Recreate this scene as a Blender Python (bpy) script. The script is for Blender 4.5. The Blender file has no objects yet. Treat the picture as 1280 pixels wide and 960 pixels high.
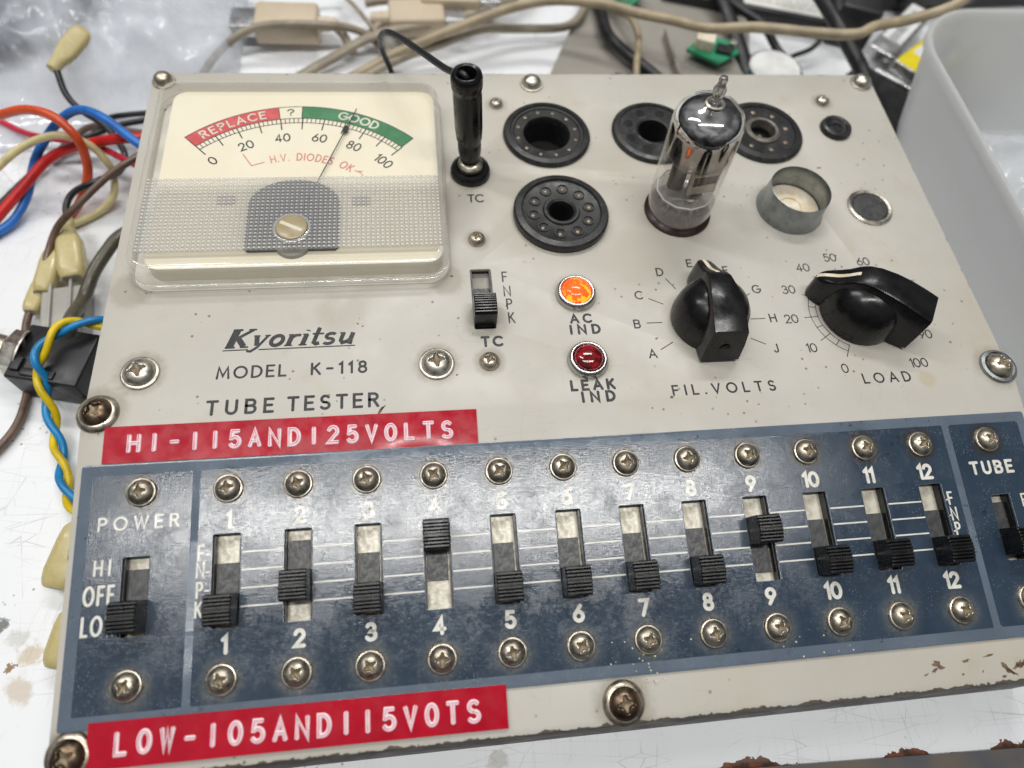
import bpy, bmesh, math, random
from mathutils import Vector, Matrix, noise as mnoise

random.seed(7)
SC = bpy.context.scene
COL = SC.collection
R = math.radians
MM = 0.001

# ---------------------------------------------------------------- camera, world, lamps, exposure
HP = 45.0                      # height of the upper (level) panel above the bench, mm
TH = R(10.7226)                # the front half of the panel slopes down by this much
CT, ST = math.cos(TH), math.sin(TH)

RW = ((0.9921319715671021, -0.09623624336607724, 0.08007956329276628),
      (-0.048681884729103404, -0.8858401868743145, -0.4614295584568699),
      (0.11534394259603446, 0.45390059350177625, -0.8835553328032931))
cam_data = bpy.data.cameras.new('camera')
cam = bpy.data.objects.new('camera', cam_data)
COL.objects.link(cam)
xa, ya, za = Vector(RW[0]), -Vector(RW[1]), -Vector(RW[2])
cm = Matrix((xa, ya, za)).transposed().to_4x4()
cm.translation = Vector((-39.281, -74.078, 202.396)) * MM
cam.matrix_world = cm
cam_data.sensor_width = 36.0
cam_data.sensor_fit = 'HORIZONTAL'
cam_data.lens = 859.47 / 1280 * 36
cam_data.clip_start = 0.005
cam_data.clip_end = 50
cam_data.dof.use_dof = True
cam_data.dof.focus_distance = 0.180
cam_data.dof.aperture_fstop = 9.0
SC.camera = cam

world = bpy.data.worlds.new('World')
SC.world = world
world.use_nodes = True
bg = world.node_tree.nodes['Background']
_t = world.node_tree
_tc = _t.nodes.new('ShaderNodeTexCoord'); _sx = _t.nodes.new('ShaderNodeSeparateXYZ'); _t.links.new(_tc.outputs['Generated'], _sx.inputs[0])
_up = _t.nodes.new('ShaderNodeMapRange'); _up.interpolation_type = 'SMOOTHSTEP'
_t.links.new(_sx.outputs[2], _up.inputs[0]); _up.inputs[1].default_value = -0.05; _up.inputs[2].default_value = 0.85; _up.inputs[3].default_value = 0.13; _up.inputs[4].default_value = 1.0
_vo = _t.nodes.new('ShaderNodeTexNoise'); _vo.inputs['Scale'].default_value = 2.2; _vo.inputs['Detail'].default_value = 1.0; _t.links.new(_tc.outputs['Generated'], _vo.inputs['Vector'])
_sv = _t.nodes.new('ShaderNodeSeparateColor'); _t.links.new(_vo.outputs['Color'], _sv.inputs[0])
_vr = _t.nodes.new('ShaderNodeMapRange'); _t.links.new(_sv.outputs[0], _vr.inputs[0]); _vr.inputs[1].default_value = 0.35; _vr.inputs[2].default_value = 0.65; _vr.inputs[3].default_value = 0.35; _vr.inputs[4].default_value = 1.35
_mu = _t.nodes.new('ShaderNodeMath'); _mu.operation = 'MULTIPLY'; _t.links.new(_up.outputs[0], _mu.inputs[0]); _t.links.new(_vr.outputs[0], _mu.inputs[1])
_ms = _t.nodes.new('ShaderNodeMath'); _ms.operation = 'MULTIPLY'; _t.links.new(_mu.outputs[0], _ms.inputs[0]); _ms.inputs[1].default_value = 0.26
_t.links.new(_ms.outputs[0], bg.inputs[1])
bg.inputs[0].default_value = (0.93, 0.965, 1.0, 1)

def area(name, loc, size, power, aim, color=(1, 0.985, 0.95)):
    l = bpy.data.lights.new(name, 'AREA')
    l.shape = 'RECTANGLE'; l.size, l.size_y = size[0] * MM, size[1] * MM
    l.energy = power; l.color = color
    o = bpy.data.objects.new(name, l); COL.objects.link(o)
    o.location = Vector(loc) * MM
    d = (Vector(aim) - Vector(loc)).normalized()
    o.rotation_euler = d.to_track_quat('-Z', 'Y').to_euler()
    return o
area('ceiling_tube_light', (0, -118, 1250), (1250, 45), 9.0, (0, -20, 40))
area('ceiling_tube_light', (150, 900, 1500), (900, 110), 9.5, (0, 40, 40))
area('ceiling_tube_light', (-900, 500, 1450), (110, 900), 6.8, (0, 40, 40))

SC.render.engine = 'CYCLES'
SC.cycles.use_denoising = True
SC.cycles.max_bounces = 10
SC.cycles.transparent_max_bounces = 16
SC.cycles.caustics_reflective = False
SC.cycles.caustics_refractive = False
SC.cycles.sample_clamp_indirect = 6.0
SC.view_settings.view_transform = 'Standard'
SC.view_settings.look = 'None'
SC.view_settings.exposure = 0.0
SC.view_settings.gamma = 1.0

# ---------------------------------------------------------------- node helpers
class N:
    def __init__(s, name):
        s.m = bpy.data.materials.new(name); s.m.use_nodes = True
        s.t = s.m.node_tree; s.n = s.t.nodes; s.l = s.t.links
        s.n.clear()
        s.out = s.n.new('ShaderNodeOutputMaterial')
        s._oc = None
    def new(s, typ, **kw):
        x = s.n.new('ShaderNode' + typ)
        for k, v in kw.items(): setattr(x, k, v)
        return x
    def put(s, sock, v):
        if hasattr(v, 'is_output') or isinstance(v, bpy.types.NodeSocket): s.l.new(v, sock)
        else:
            if isinstance(v, (tuple, list)) and len(v) == 3 and sock.type == 'RGBA': v = (*v, 1)
            sock.default_value = v
    def oc(s):
        if s._oc is None: s._oc = s.new('TexCoord').outputs['Object']
        return s._oc
    def mapped(s, scale=(1, 1, 1), rot=(0, 0, 0), loc=(0, 0, 0)):
        m = s.new('Mapping'); s.l.new(s.oc(), m.inputs[0])
        m.inputs['Scale'].default_value = scale; m.inputs['Rotation'].default_value = rot; m.inputs['Location'].default_value = loc
        return m.outputs[0]
    def noise(s, scale, detail=3, rough=0.55, vec=None, dist=0):
        x = s.new('TexNoise'); s.l.new(vec or s.oc(), x.inputs['Vector'])
        x.inputs['Scale'].default_value = scale; x.inputs['Detail'].default_value = detail
        x.inputs['Roughness'].default_value = rough; x.inputs['Distortion'].default_value = dist
        return x.outputs['Fac']
    def voro(s, scale, out='Distance', feature='F1', vec=None, rnd=1):
        x = s.new('TexVoronoi', feature=feature); s.l.new(vec or s.oc(), x.inputs['Vector'])
        x.inputs['Scale'].default_value = scale; x.inputs['Randomness'].default_value = rnd
        return x.outputs[out]
    def math(s, op, a, b=0.0, c=0.0):
        x = s.new('Math', operation=op)
        for i, v in enumerate((a, b, c)):
            s.put(x.inputs[i], v)
        return x.outputs[0]
    def ramp(s, v, a, b, lo=0.0, hi=1.0):
        x = s.new('MapRange', interpolation_type='SMOOTHSTEP'); s.put(x.inputs[0], v)
        x.inputs[1].default_value = a; x.inputs[2].default_value = b
        x.inputs[3].default_value = lo; x.inputs[4].default_value = hi
        return x.outputs[0]
    def mix(s, f, a, b):
        x = s.new('Mix', data_type='RGBA'); s.put(x.inputs[0], f)
        s.put(x.inputs[6], a); s.put(x.inputs[7], b)
        return x.outputs[2]
    def xyz(s):
        x = s.new('SeparateXYZ'); s.l.new(s.oc(), x.inputs[0]); return x.outputs
    def bump(s, h, strength=0.3, dist=0.0002):
        x = s.new('Bump'); s.put(x.inputs['Height'], h)
        x.inputs['Strength'].default_value = strength; x.inputs['Distance'].default_value = dist
        return x.outputs[0]
    def bsdf(s, color, rough=0.4, metal=0.0, normal=None, **kw):
        p = s.new('BsdfPrincipled')
        s.put(p.inputs['Base Color'], color); s.put(p.inputs['Roughness'], rough); s.put(p.inputs['Metallic'], metal)
        if normal is not None: s.l.new(normal, p.inputs['Normal'])
        for k, v in kw.items(): s.put(p.inputs[k.replace('_', ' ')], v)
        return p.outputs[0]
    def mixs(s, f, a, b):
        x = s.new('MixShader'); s.put(x.inputs[0], f); s.l.new(a, x.inputs[1]); s.l.new(b, x.inputs[2]); return x.outputs[0]
    def done(s, sh):
        s.l.new(sh, s.out.inputs[0]); return s.m

def simple(name, c1, c2=None, rough=0.45, metal=0.0, scale=120, bump=0.0, bscale=900, rvar=0.1, **kw):
    n = N(name)
    f = n.ramp(n.noise(scale, 4), 0.35, 0.68)
    col = n.mix(f, c1, c2 or tuple(x * 0.8 for x in c1))
    r = n.ramp(n.noise(scale * 2.3, 3), 0.3, 0.7, max(0.02, rough - rvar), min(1, rough + rvar))
    nr = n.bump(n.noise(bscale, 3), bump) if bump else None
    return n.done(n.bsdf(col, r, metal, nr, **kw))

M = {}
def build_materials():
    # panel paint: aged cream enamel, specks, chipped rim
    n = N('cream_enamel')
    X, Y, Z = n.xyz()
    c = n.mix(n.ramp(n.noise(22, 4), 0.3, 0.72), (0.525, 0.50, 0.452), (0.475, 0.446, 0.39))
    c = n.mix(n.math('MULTIPLY', n.ramp(n.noise(55, 5, 0.7), 0.56, 0.75), 0.35), c, (0.43, 0.375, 0.28))
    spk = n.math('MULTIPLY', n.ramp(n.voro(330), 0.16, 0.09), n.ramp(n.noise(60, 2), 0.55, 0.63))
    c = n.mix(n.math('MULTIPLY', spk, 0.75), c, (0.12, 0.09, 0.06))
    def grime(cx, cy, r, a, col=(0.21, 0.175, 0.115)):
        dx = n.math('SUBTRACT', X, cx * MM); dy = n.math('SUBTRACT', Y, cy * MM)
        d = n.math('SQRT', n.math('ADD', n.math('MULTIPLY', dx, dx), n.math('MULTIPLY', dy, dy)))
        d = n.math('ADD', d, n.math('MULTIPLY', gn, r * MM * 0.55))
        return n.mix(n.math('MULTIPLY', n.ramp(d, r * MM, r * MM * 0.55), a), c, col)
    gn = n.math('SUBTRACT', n.noise(330, 5, 0.75), 0.5)
    for g in ((-111.2, 14.8, 7.4, .55), (-37.8, 13.7, 7.2, .6), (-24, 13.7, 5.2, .5), (-24.4, 54.2, 4.8, .45), (1.9, 34.1, 8.2, .5), (2.15, 12.6, 7.8, .45), (-119, 5, 8, .5), (118, 5, 8, .4),
              (36, 23, 13, .22), (82, 23, 14, .22), (-14, 110, 4.6, .4), (100, 111, 4.8, .4), (100.5, 63, 9, .35), (73.9, 63.5, 13, .3), (1.3, 62.6, 17, .28), (1, 95.7, 16.5, .25), (.7, -70, 8.5, .55), (-118, -69, 8, .6),
              (-24.5, 80, 8.5, .35), (-34, 40, 6, .4), (-117, 40, 7, .35), (-24, 26, 8, .25), (96, 2, 3, .35, (0.42, 0.33, 0.15)), (-62, 31, 9, .16), (60, 60, 8, .14)):
        c = grime(*g)
    fs = n.ramp(n.voro(70, feature='DISTANCE_TO_EDGE', vec=n.mapped((0.7, 4.5, 1), (0, 0, 0.6))), 0.010, 0.003)
    fs2 = n.ramp(n.voro(95, feature='DISTANCE_TO_EDGE', vec=n.mapped((5.5, 0.7, 1), (0, 0, 0.25))), 0.010, 0.003)
    fsm = n.math('MULTIPLY', n.math('MAXIMUM', fs, fs2), n.ramp(n.noise(75, 3), 0.5, 0.64))
    c = n.mix(n.math('MULTIPLY', fsm, 0.30), c, (0.34, 0.31, 0.26))
    c = n.mix(n.math('MULTIPLY', n.ramp(n.noise(14, 5, 0.6), 0.52, 0.72), 0.30), c, (0.47, 0.415, 0.31))
    # chips: front rim, left rim, right rim
    jag = n.math('MULTIPLY_ADD', n.noise(420, 5, 0.65), 0.0022, -0.0011)
    jag2 = n.math('MULTIPLY_ADD', n.noise(160, 4, 0.6), 0.0027, -0.0017)
    jg = n.math('ADD', jag, jag2)
    front = n.math('LESS_THAN', n.math('SUBTRACT', n.math('ADD', Y, 0.0742), 0.0007), jg)
    left = n.math('LESS_THAN', n.math('ADD', X, 0.1227), n.math('MULTIPLY', jg, 0.8))
    right = n.math('LESS_THAN', n.math('SUBTRACT', 0.1217, X), n.math('MULTIPLY', jg, 0.6))
    back = n.math('LESS_THAN', n.math('SUBTRACT', 0.1246, Y), n.math('MULTIPLY', jg, 0.7))
    chip = n.math('MAXIMUM', n.math('MAXIMUM', front, left), n.math('MAXIMUM', right, back))
    cc = n.mix(n.noise(500, 3), (0.16, 0.13, 0.10), (0.045, 0.032, 0.026))
    c = n.mix(chip, c, cc)
    ro = n.ramp(n.noise(70, 4), 0.3, 0.7, 0.34, 0.5)
    h = n.math('ADD', n.math('MULTIPLY', n.noise(900, 2), 0.15), n.math('SUBTRACT', n.math('MULTIPLY', n.noise(160, 3), 0.5), chip))
    M['cream'] = n.done(n.bsdf(c, ro, 0, n.bump(h, 0.16, 0.0002)))

    def blue(name, ca, cb, dusty=0.5):
        n = N(name)
        X, Y, Z = n.xyz()
        c = n.mix(n.ramp(n.noise(60, 5, 0.65), 0.3, 0.7), ca, cb)
        # dust specks
        dots = n.math('MULTIPLY', n.ramp(n.voro(1500), 0.22, 0.12), n.ramp(n.noise(90, 3), 0.44, 0.62))
        c = n.mix(n.math('MULTIPLY', dots, 0.55), c, (0.30, 0.33, 0.35))
        # grime halos round the screw rows
        gx_ = n.math('MULTIPLY', n.math('ADD', X, 0.1075), 1000.0); hx_ = n.math('MULTIPLY', n.math('SUBTRACT', X, 0.1074), 1000.0)
        fm = n.math('MULTIPLY', n.math('SUBTRACT', n.math('FRACT', n.math('ADD', n.math('DIVIDE', n.math('ADD', X, 0.088), 0.016), 0.5)), 0.5), 16.0)
        lo_ = n.math('LESS_THAN', X, -0.0955); hi_ = n.math('GREATER_THAN', X, 0.0965)
        mid_ = n.math('SUBTRACT', n.math('SUBTRACT', 1.0, lo_), hi_)
        fx = n.math('ADD', n.math('MULTIPLY', mid_, fm), n.math('ADD', n.math('MULTIPLY', lo_, gx_), n.math('MULTIPLY', hi_, hx_)))
        def halo(v):
            dy = n.math('MULTIPLY', n.math('SUBTRACT', Y, v), 1000.0)
            d = n.math('SQRT', n.math('ADD', n.math('MULTIPLY', fx, fx), n.math('MULTIPLY', dy, dy)))
            d = n.math('ADD', d, n.math('MULTIPLY_ADD', n.noise(260, 4, 0.7), 2.4, -1.2))
            return d
        dl = halo(-0.0579); du = halo(-0.0161)
        gr = n.math('MULTIPLY', n.ramp(n.noise(1900, 3, 0.85), 0.42, 0.56), n.ramp(n.noise(120, 3), 0.32, 0.6, 0.25, 1.0))
        c = n.mix(n.math('MULTIPLY', n.ramp(dl, 7.0, 3.3), 0.30), c, (0.11, 0.125, 0.135))
        c = n.mix(n.math('MULTIPLY', n.math('MULTIPLY', n.ramp(dl, 5.4, 3.4), gr), 0.62), c, (0.17, 0.15, 0.115))
        c = n.mix(n.math('MULTIPLY', n.ramp(du, 5.6, 3.5), 0.85), c, (0.035, 0.032, 0.03))
        # black rubbed-off flecks
        bl = n.math('MULTIPLY', n.ramp(n.noise(420, 5, 0.75), 0.60, 0.68), n.ramp(n.noise(40, 2), 0.45, 0.6))
        c = n.mix(n.math('MULTIPLY', bl, 0.8), c, (0.012, 0.014, 0.02))
        scr = n.noise(260, 4, 0.7, n.mapped((14, 1, 1), (0, 0, 0.5)))
        scr2 = n.noise(300, 4, 0.7, n.mapped((1, 18, 1), (0, 0, -0.25)))
        h = n.math('ADD', n.math('ADD', n.math('MULTIPLY', scr, 0.5), n.math('MULTIPLY', scr2, 0.5)), n.math('ADD', n.math('MULTIPLY', n.noise(700, 4, 0.7), 0.8), n.math('MULTIPLY', n.noise(2600, 3, 0.8), 0.12)))
        ro = n.math('ADD', n.ramp(n.noise(1000, 4, 0.75), 0.35, 0.7, 0.07, 0.19), n.ramp(n.noise(75, 4, 0.7), 0.42, 0.66, 0.0, 0.12))
        return n.done(n.bsdf(c, ro, 0.0, n.bump(h, 0.10, 0.0003), Specular_IOR_Level=0.75))
    M['blue_dark'] = blue('dark_blue_print', (0.021, 0.037, 0.062), (0.032, 0.052, 0.080))
    M['blue_light'] = blue('pale_blue_print', (0.125, 0.160, 0.205), (0.10, 0.13, 0.17))

    M['plate_white'] = simple('plate_lettering_white', (0.74, 0.725, 0.67), (0.62, 0.60, 0.53), 0.27, scale=300, Specular_IOR_Level=0.55)
    M['ink'] = simple('black_ink', (0.012, 0.012, 0.016), (0.03, 0.03, 0.035), 0.5, scale=400)
    M['red_ink'] = simple('faded_red_ink', (0.70, 0.20, 0.17), (0.75, 0.30, 0.25), 0.6)
    M['scale_red'] = simple('scale_red', (0.62, 0.085, 0.10), (0.70, 0.14, 0.14), 0.6, scale=300)
    M['scale_green'] = simple('scale_green', (0.045, 0.21, 0.09), (0.07, 0.26, 0.12), 0.6, scale=300)
    M['scale_white'] = simple('scale_white', (0.82, 0.78, 0.68), None, 0.6)
    M['dial'] = simple('dial_ivory', (0.90, 0.845, 0.70), (0.88, 0.81, 0.65), 0.6, scale=60)

    # nickel screws
    def metal(name, a, b, ro, sc=350, dirt=(0.06, 0.045, 0.03), da=0.5):
        n = N(name)
        inf = n.new('ObjectInfo').outputs['Random']
        v = n.new('VectorMath', operation='ADD'); n.l.new(n.oc(), v.inputs[0])
        cv = n.new('CombineXYZ'); n.l.new(inf, cv.inputs[0]); n.l.new(inf, cv.inputs[1]); n.l.new(cv.outputs[0], v.inputs[1])
        c = n.mix(n.ramp(n.noise(sc, 4, vec=v.outputs[0]), 0.3, 0.7), a, b)
        dm = n.math('MULTIPLY', n.ramp(n.noise(sc * 2, 4, 0.7, vec=v.outputs[0]), 0.5, 0.68), da)
        c = n.mix(dm, c, dirt)
        r = n.ramp(n.noise(sc * 1.3, 3, vec=v.outputs[0]), 0.3, 0.7, ro - 0.08, ro + 0.12)
        return n.done(n.bsdf(c, r, 1.0, n.bump(n.noise(1400, 3, vec=v.outputs[0]), 0.05, 0.0001)))
    M['nickel'] = metal('old_nickel', (0.62, 0.565, 0.475), (0.47, 0.415, 0.33), 0.36)
    M['bright'] = metal('bright_nickel', (0.66, 0.63, 0.57), (0.54, 0.50, 0.43), 0.36, da=0.3)
    M['bronze'] = metal('browned_steel', (0.24, 0.17, 0.115), (0.15, 0.105, 0.07), 0.36)
    M['chrome'] = simple('chrome', (0.56, 0.56, 0.555), (0.48, 0.475, 0.46), 0.27, metal=1.0, rvar=0.02)
    M['zinc'] = metal('dull_zinc', (0.40, 0.43, 0.43), (0.30, 0.325, 0.33), 0.42, sc=140, dirt=(0.2, 0.2, 0.19))
    M['recess'] = simple('screw_recess', (0.26, 0.205, 0.13), (0.11, 0.085, 0.055), 0.5, metal=0.3, scale=700)

    def black(name, c1, c2, ro, dust=0.0, spec=0.4):
        n = N(name)
        c = n.mix(n.noise(300, 3), c1, c2)
        if dust:
            d = n.math('MULTIPLY', n.ramp(n.noise(420, 5, 0.75), 0.5, 0.75), dust)
            c = n.mix(d, c, (0.11, 0.10, 0.09))
        return n.done(n.bsdf(c, n.ramp(n.noise(200, 4), 0.3, 0.7, ro - 0.08, ro + 0.14), 0, n.bump(n.noise(1100, 3), 0.06, 0.00015), Specular_IOR_Level=spec))
    M['bakelite'] = black('black_bakelite', (0.005, 0.005, 0.006), (0.009, 0.009, 0.010), 0.22, 0.05)
    M['phenolic'] = black('socket_phenolic', (0.012, 0.012, 0.0125), (0.026, 0.026, 0.027), 0.33, 0.42)
    M['slider_black'] = black('slider_black', (0.004, 0.004, 0.0045), (0.007, 0.007, 0.0075), 0.30, 0.06, 0.5)
    M['dull_ring'] = simple('dull_ring', (0.20, 0.185, 0.16), (0.12, 0.11, 0.095), 0.5, metal=0.3, scale=400)
    M['brown_bakelite'] = black('brown_bakelite', (0.020, 0.010, 0.009), (0.032, 0.015, 0.012), 0.3)
    M['void'] = simple('hole_shade_black', (0.004, 0.004, 0.004), (0.006, 0.006, 0.006), 0.8)  # near-black colour standing in for the shade down open holes
    M['slide_grey'] = simple('slide_strip_grey', (0.06, 0.06, 0.062), (0.03, 0.03, 0.032), 0.4, scale=600, bump=0.2, bscale=1500)
    M['slide_silver'] = simple('slide_backing_silver', (0.60, 0.57, 0.49), (0.40, 0.365, 0.29), 0.42, metal=0.25, scale=420, bump=0.2, bscale=1800)
    M['slide_dull'] = simple('slide_backing_dull', (0.30, 0.275, 0.24), (0.24, 0.22, 0.19), 0.5, scale=200)
    M['label_red'] = simple('red_embossing_tape', (0.44, 0.004, 0.020), (0.38, 0.003, 0.017), 0.20, scale=90, bump=0.04, bscale=700, rvar=0.06, Specular_IOR_Level=0.35)
    M['label_white'] = simple('stressed_white', (0.92, 0.84, 0.86), (0.88, 0.76, 0.79), 0.4, scale=500)
    M['label_white2'] = simple('stressed_pink', (0.80, 0.50, 0.56), (0.72, 0.36, 0.44), 0.4, scale=500)
    M['case'] = simple('case_paint', (0.115, 0.105, 0.09), (0.085, 0.078, 0.066), 0.55, scale=90)
    M['adjuster_tan'] = simple('tan_adjuster', (0.40, 0.33, 0.20), (0.33, 0.265, 0.15), 0.3)
    M['adjuster_slot'] = simple('adjuster_slot', (0.75, 0.70, 0.58), (0.55, 0.47, 0.33), 0.4)
    M['contact'] = simple('tarnished_contact', (0.33, 0.27, 0.2), (0.16, 0.13, 0.1), 0.45, metal=0.6, scale=700)
    M['ceramic'] = simple('ivory_ceramic', (0.80, 0.74, 0.62), (0.66, 0.55, 0.38), 0.5, scale=260)
    M['disc_dark'] = simple('dark_fibre', (0.035, 0.037, 0.037), (0.06, 0.06, 0.058), 0.55, scale=500, bump=0.3)
    M['chipc'] = simple('bared_primer', (0.20, 0.125, 0.065), (0.10, 0.075, 0.055), 0.7, scale=700)
    M['gritc'] = simple('white_grit', (0.8, 0.8, 0.72), (0.7, 0.62, 0.4), 0.6)

    # clear plastics
    def clear(name, tint, ior=1.49, rough=0.02, body=0.0, bcol=(0.6, 0.58, 0.52), tr=0.0):
        n = N(name)
        t = n.new('BsdfTransparent'); t.inputs[0].default_value = (*tint, 1)
        g = n.new('BsdfGlossy'); g.inputs['Roughness'].default_value = rough; g.inputs[0].default_value = (1, 1, 1, 1)
        f = n.new('Fresnel')
        bf = n.new('NewGeometry').outputs['Backfacing']
        n.l.new(n.math('ADD', ior, n.math('MULTIPLY', bf, 1 / ior - ior)), f.inputs[0])    # same sheen from both sides of a thin wall
        a = t.outputs[0]
        if body:
            d = n.new('BsdfDiffuse'); d.inputs[0].default_value = (*bcol, 1)
            if tr:
                tl = n.new('BsdfTranslucent'); tl.inputs[0].default_value = (*bcol, 1)
                dd = n.mixs(tr, d.outputs[0], tl.outputs[0])
            else: dd = d.outputs[0]
            a = n.mixs(body, a, dd)
        return n.done(n.mixs(f.outputs[0], a, g.outputs[0]))
    M['lens'] = clear('clear_acrylic', (0.985, 0.98, 0.96))
    M['lens_edge'] = clear('acrylic_rim', (0.95, 0.945, 0.925), 1.55, 0.04, 0.24, (0.80, 0.78, 0.73))
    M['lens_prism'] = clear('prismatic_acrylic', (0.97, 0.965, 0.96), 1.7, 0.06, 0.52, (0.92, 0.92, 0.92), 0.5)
    M['prism_top'] = clear('prism_lit_tops', (0.99, 0.985, 0.98), 1.8, 0.12, 0.84, (0.95, 0.955, 0.965), 0.5)  # whiter copy of the acrylic, bright side of the refraction put into colour
    M['prism_groove'] = clear('prism_shade_slopes', (0.94, 0.93, 0.92), 1.6, 0.10, 0.42, (0.60, 0.60, 0.61), 0.5)  # greyer copy of the acrylic, dark side of the refraction put into colour
    M['movement_grey'] = simple('movement_grey', (0.12, 0.115, 0.12), (0.075, 0.072, 0.075), 0.5)
    M['tab_grey'] = simple('tab_grey', (0.50, 0.47, 0.42), None, 0.5)
    M['lightener_white'] = simple('rim_lightener_white', (0.78, 0.76, 0.70), None, 0.5)  # pale colour of the plate added to lighten the cover rim
    M['glass'] = clear('tube_glass', (0.99, 0.988, 0.98), 1.5, 0.01)
    n = N('pip_glass'); M['pip_glass'] = n.done(n.bsdf((0.62, 0.60, 0.57), 0.03, 0, None, Transmission_Weight=0.85, IOR=1.52))
    M['glass_milky'] = clear('milky_glass', (0.94, 0.92, 0.90), 1.5, 0.05, 0.24, (0.72, 0.67, 0.66), 0.3)
    M['mica'] = clear('mica', (0.94, 0.93, 0.92), 1.55, 0.1, 0.34, (0.70, 0.68, 0.66), 0.3)
    n = N('getter_mirror')
    X, Y, Z = n.xyz()
    c = n.mix(n.ramp(n.math('ADD', Z, n.math('MULTIPLY', n.noise(140, 4), 0.004)), 0.0325, 0.0375), (0.30, 0.265, 0.24), (0.88, 0.86, 0.84))
    M['getter'] = n.done(n.bsdf(c, 0.08, 1.0, n.bump(n.noise(130, 3), 0.12, 0.0012)))
    n = N('getter_fade')
    X, Y, Z = n.xyz()
    t = n.new('BsdfTransparent'); t.inputs[0].default_value = (0.90, 0.88, 0.86, 1)
    s = n.bsdf((0.33, 0.30, 0.28), 0.12, 1.0)
    fz = n.ramp(n.math('ADD', Z, n.math('MULTIPLY', n.noise(120, 3), 0.003)), 0.0205, 0.0290)
    fz = n.math('MULTIPLY', fz, fz)
    M['getter_fade'] = n.done(n.mixs(fz, t.outputs[0], s))
    M['anode'] = simple('grey_anode', (0.10, 0.095, 0.09), (0.17, 0.15, 0.135), 0.4, metal=0.3, scale=300)
    M['anode_light'] = simple('bright_anode', (0.72, 0.66, 0.55), (0.6, 0.55, 0.45), 0.4, metal=0.1, scale=300)

    # jewels
    n = N('lit_amber_jewel')
    v = n.voro(620, 'Color')
    sp = n.new('SeparateColor'); n.l.new(v, sp.inputs[0])
    f = n.math('MULTIPLY', n.ramp(sp.outputs[0], 0.45, 0.62), n.ramp(n.noise(330, 2), 0.42, 0.55))
    c = n.mix(f, (1.0, 0.075, 0.006), (1.0, 0.50, 0.02))
    p = n.bsdf((0.6, 0.1, 0.02), 0.12, 0, None, Emission_Color=c, Emission_Strength=1.05)
    M['amber'] = n.done(p)
    n = N('dark_red_jewel')
    c = n.mix(n.ramp(n.noise(420, 3, dist=1.0), 0.4, 0.62), (0.09, 0.002, 0.004), (0.35, 0.006, 0.012))
    M['ruby'] = n.done(n.bsdf(c, 0.1, 0, n.bump(n.voro(500), 0.25, 0.0004), Coat_Weight=0.6))

    # bench: white paint, scratches, stains, rusty front rim
    n = N('bench_white_paint')
    X, Y, Z = n.xyz()
    c = n.mix(n.ramp(n.noise(9, 4), 0.35, 0.7), (0.85, 0.865, 0.89), (0.77, 0.785, 0.81))
    s1 = n.ramp(n.voro(24, feature='DISTANCE_TO_EDGE', vec=n.mapped((1, 3.4, 1), (0, 0, 0.35))), 0.006, 0.002)
    s2 = n.ramp(n.voro(46, feature='DISTANCE_TO_EDGE', vec=n.mapped((5, 0.6, 1), (0, 0, 0.5))), 0.010, 0.003)
    s3 = n.ramp(n.voro(70, feature='DISTANCE_TO_EDGE', vec=n.mapped((0.5, 3.2, 1), (0, 0, -0.12))), 0.012, 0.004)
    sc = n.math('MULTIPLY', n.math('MAXIMUM', n.math('MAXIMUM', s1, s2), s3), n.ramp(n.noise(45, 4), 0.42, 0.62))
    c = n.mix(n.math('MULTIPLY', sc, 0.42), c, (0.36, 0.36, 0.36))
    c = n.mix(n.math('MULTIPLY', n.ramp(n.noise(26, 5, 0.65), 0.56, 0.75), 0.35), c, (0.55, 0.55, 0.56))
    # brown drips and grit close to the left of the tester
    def spot(cx, cy, r, col, a, c):
        dx = n.math('SUBTRACT', X, cx * MM); dy = n.math('SUBTRACT', Y, cy * MM)
        d = n.math('SQRT', n.math('ADD', n.math('MULTIPLY', dx, dx), n.math('MULTIPLY', dy, dy)))
        d = n.math('ADD', d, n.math('MULTIPLY_ADD', n.noise(190, 4, 0.65), 0.009, -0.0045))
        return n.mix(n.math('MULTIPLY', n.ramp(d, r * MM, r * MM * 0.5), a), c, col)
    for a in ((-145.5, -47.5, 3.4, (0.50, 0.36, 0.15), 0.55), (-146.5, -56.5, 4.4, (0.50, 0.35, 0.18), 0.5), (-153, -62.5, 2.8, (0.10, 0.07, 0.04), 0.85),
              (-155, -40.5, 1.8, (0.05, 0.05, 0.045), 0.8), (-150.5, -51.2, 1.0, (0.25, 0.14, 0.04), 0.9), (-150, -43.5, 3.2, (0.35, 0.30, 0.22), 0.35), (-24, -79.5, 3.0, (0.4, 0.38, 0.3), 0.5)):
        c = spot(a[0], a[1], a[2], a[3], a[4], c)
    grit = n.math('MULTIPLY', n.ramp(n.voro(420), 0.2, 0.1), n.ramp(n.noise(38, 3), 0.54, 0.64))
    c = n.mix(n.math('MULTIPLY', grit, 0.7), c, (0.10, 0.09, 0.075))
    # rust along the front rim
    jr = n.math('MULTIPLY_ADD', n.noise(75, 5, 0.6), 0.0165, -0.0086)
    rust = n.math('LESS_THAN', n.math('ADD', Y, 0.0858), jr)
    rc = n.mix(n.ramp(n.noise(320, 4), 0.35, 0.65), (0.20, 0.065, 0.025), (0.05, 0.022, 0.014))
    c = n.mix(rust, c, rc)
    M['bench'] = n.done(n.bsdf(c, n.ramp(n.noise(60, 4), 0.3, 0.7, 0.32, 0.5), 0, n.bump(n.math('SUBTRACT', n.math('MULTIPLY', n.noise(70, 3), 0.4), n.math('MAXIMUM', sc, rust)), 0.15, 0.0003)))
    M['floor'] = simple('floor_tan', (0.36, 0.30, 0.24), (0.20, 0.22, 0.26), 0.6, scale=14)

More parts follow.
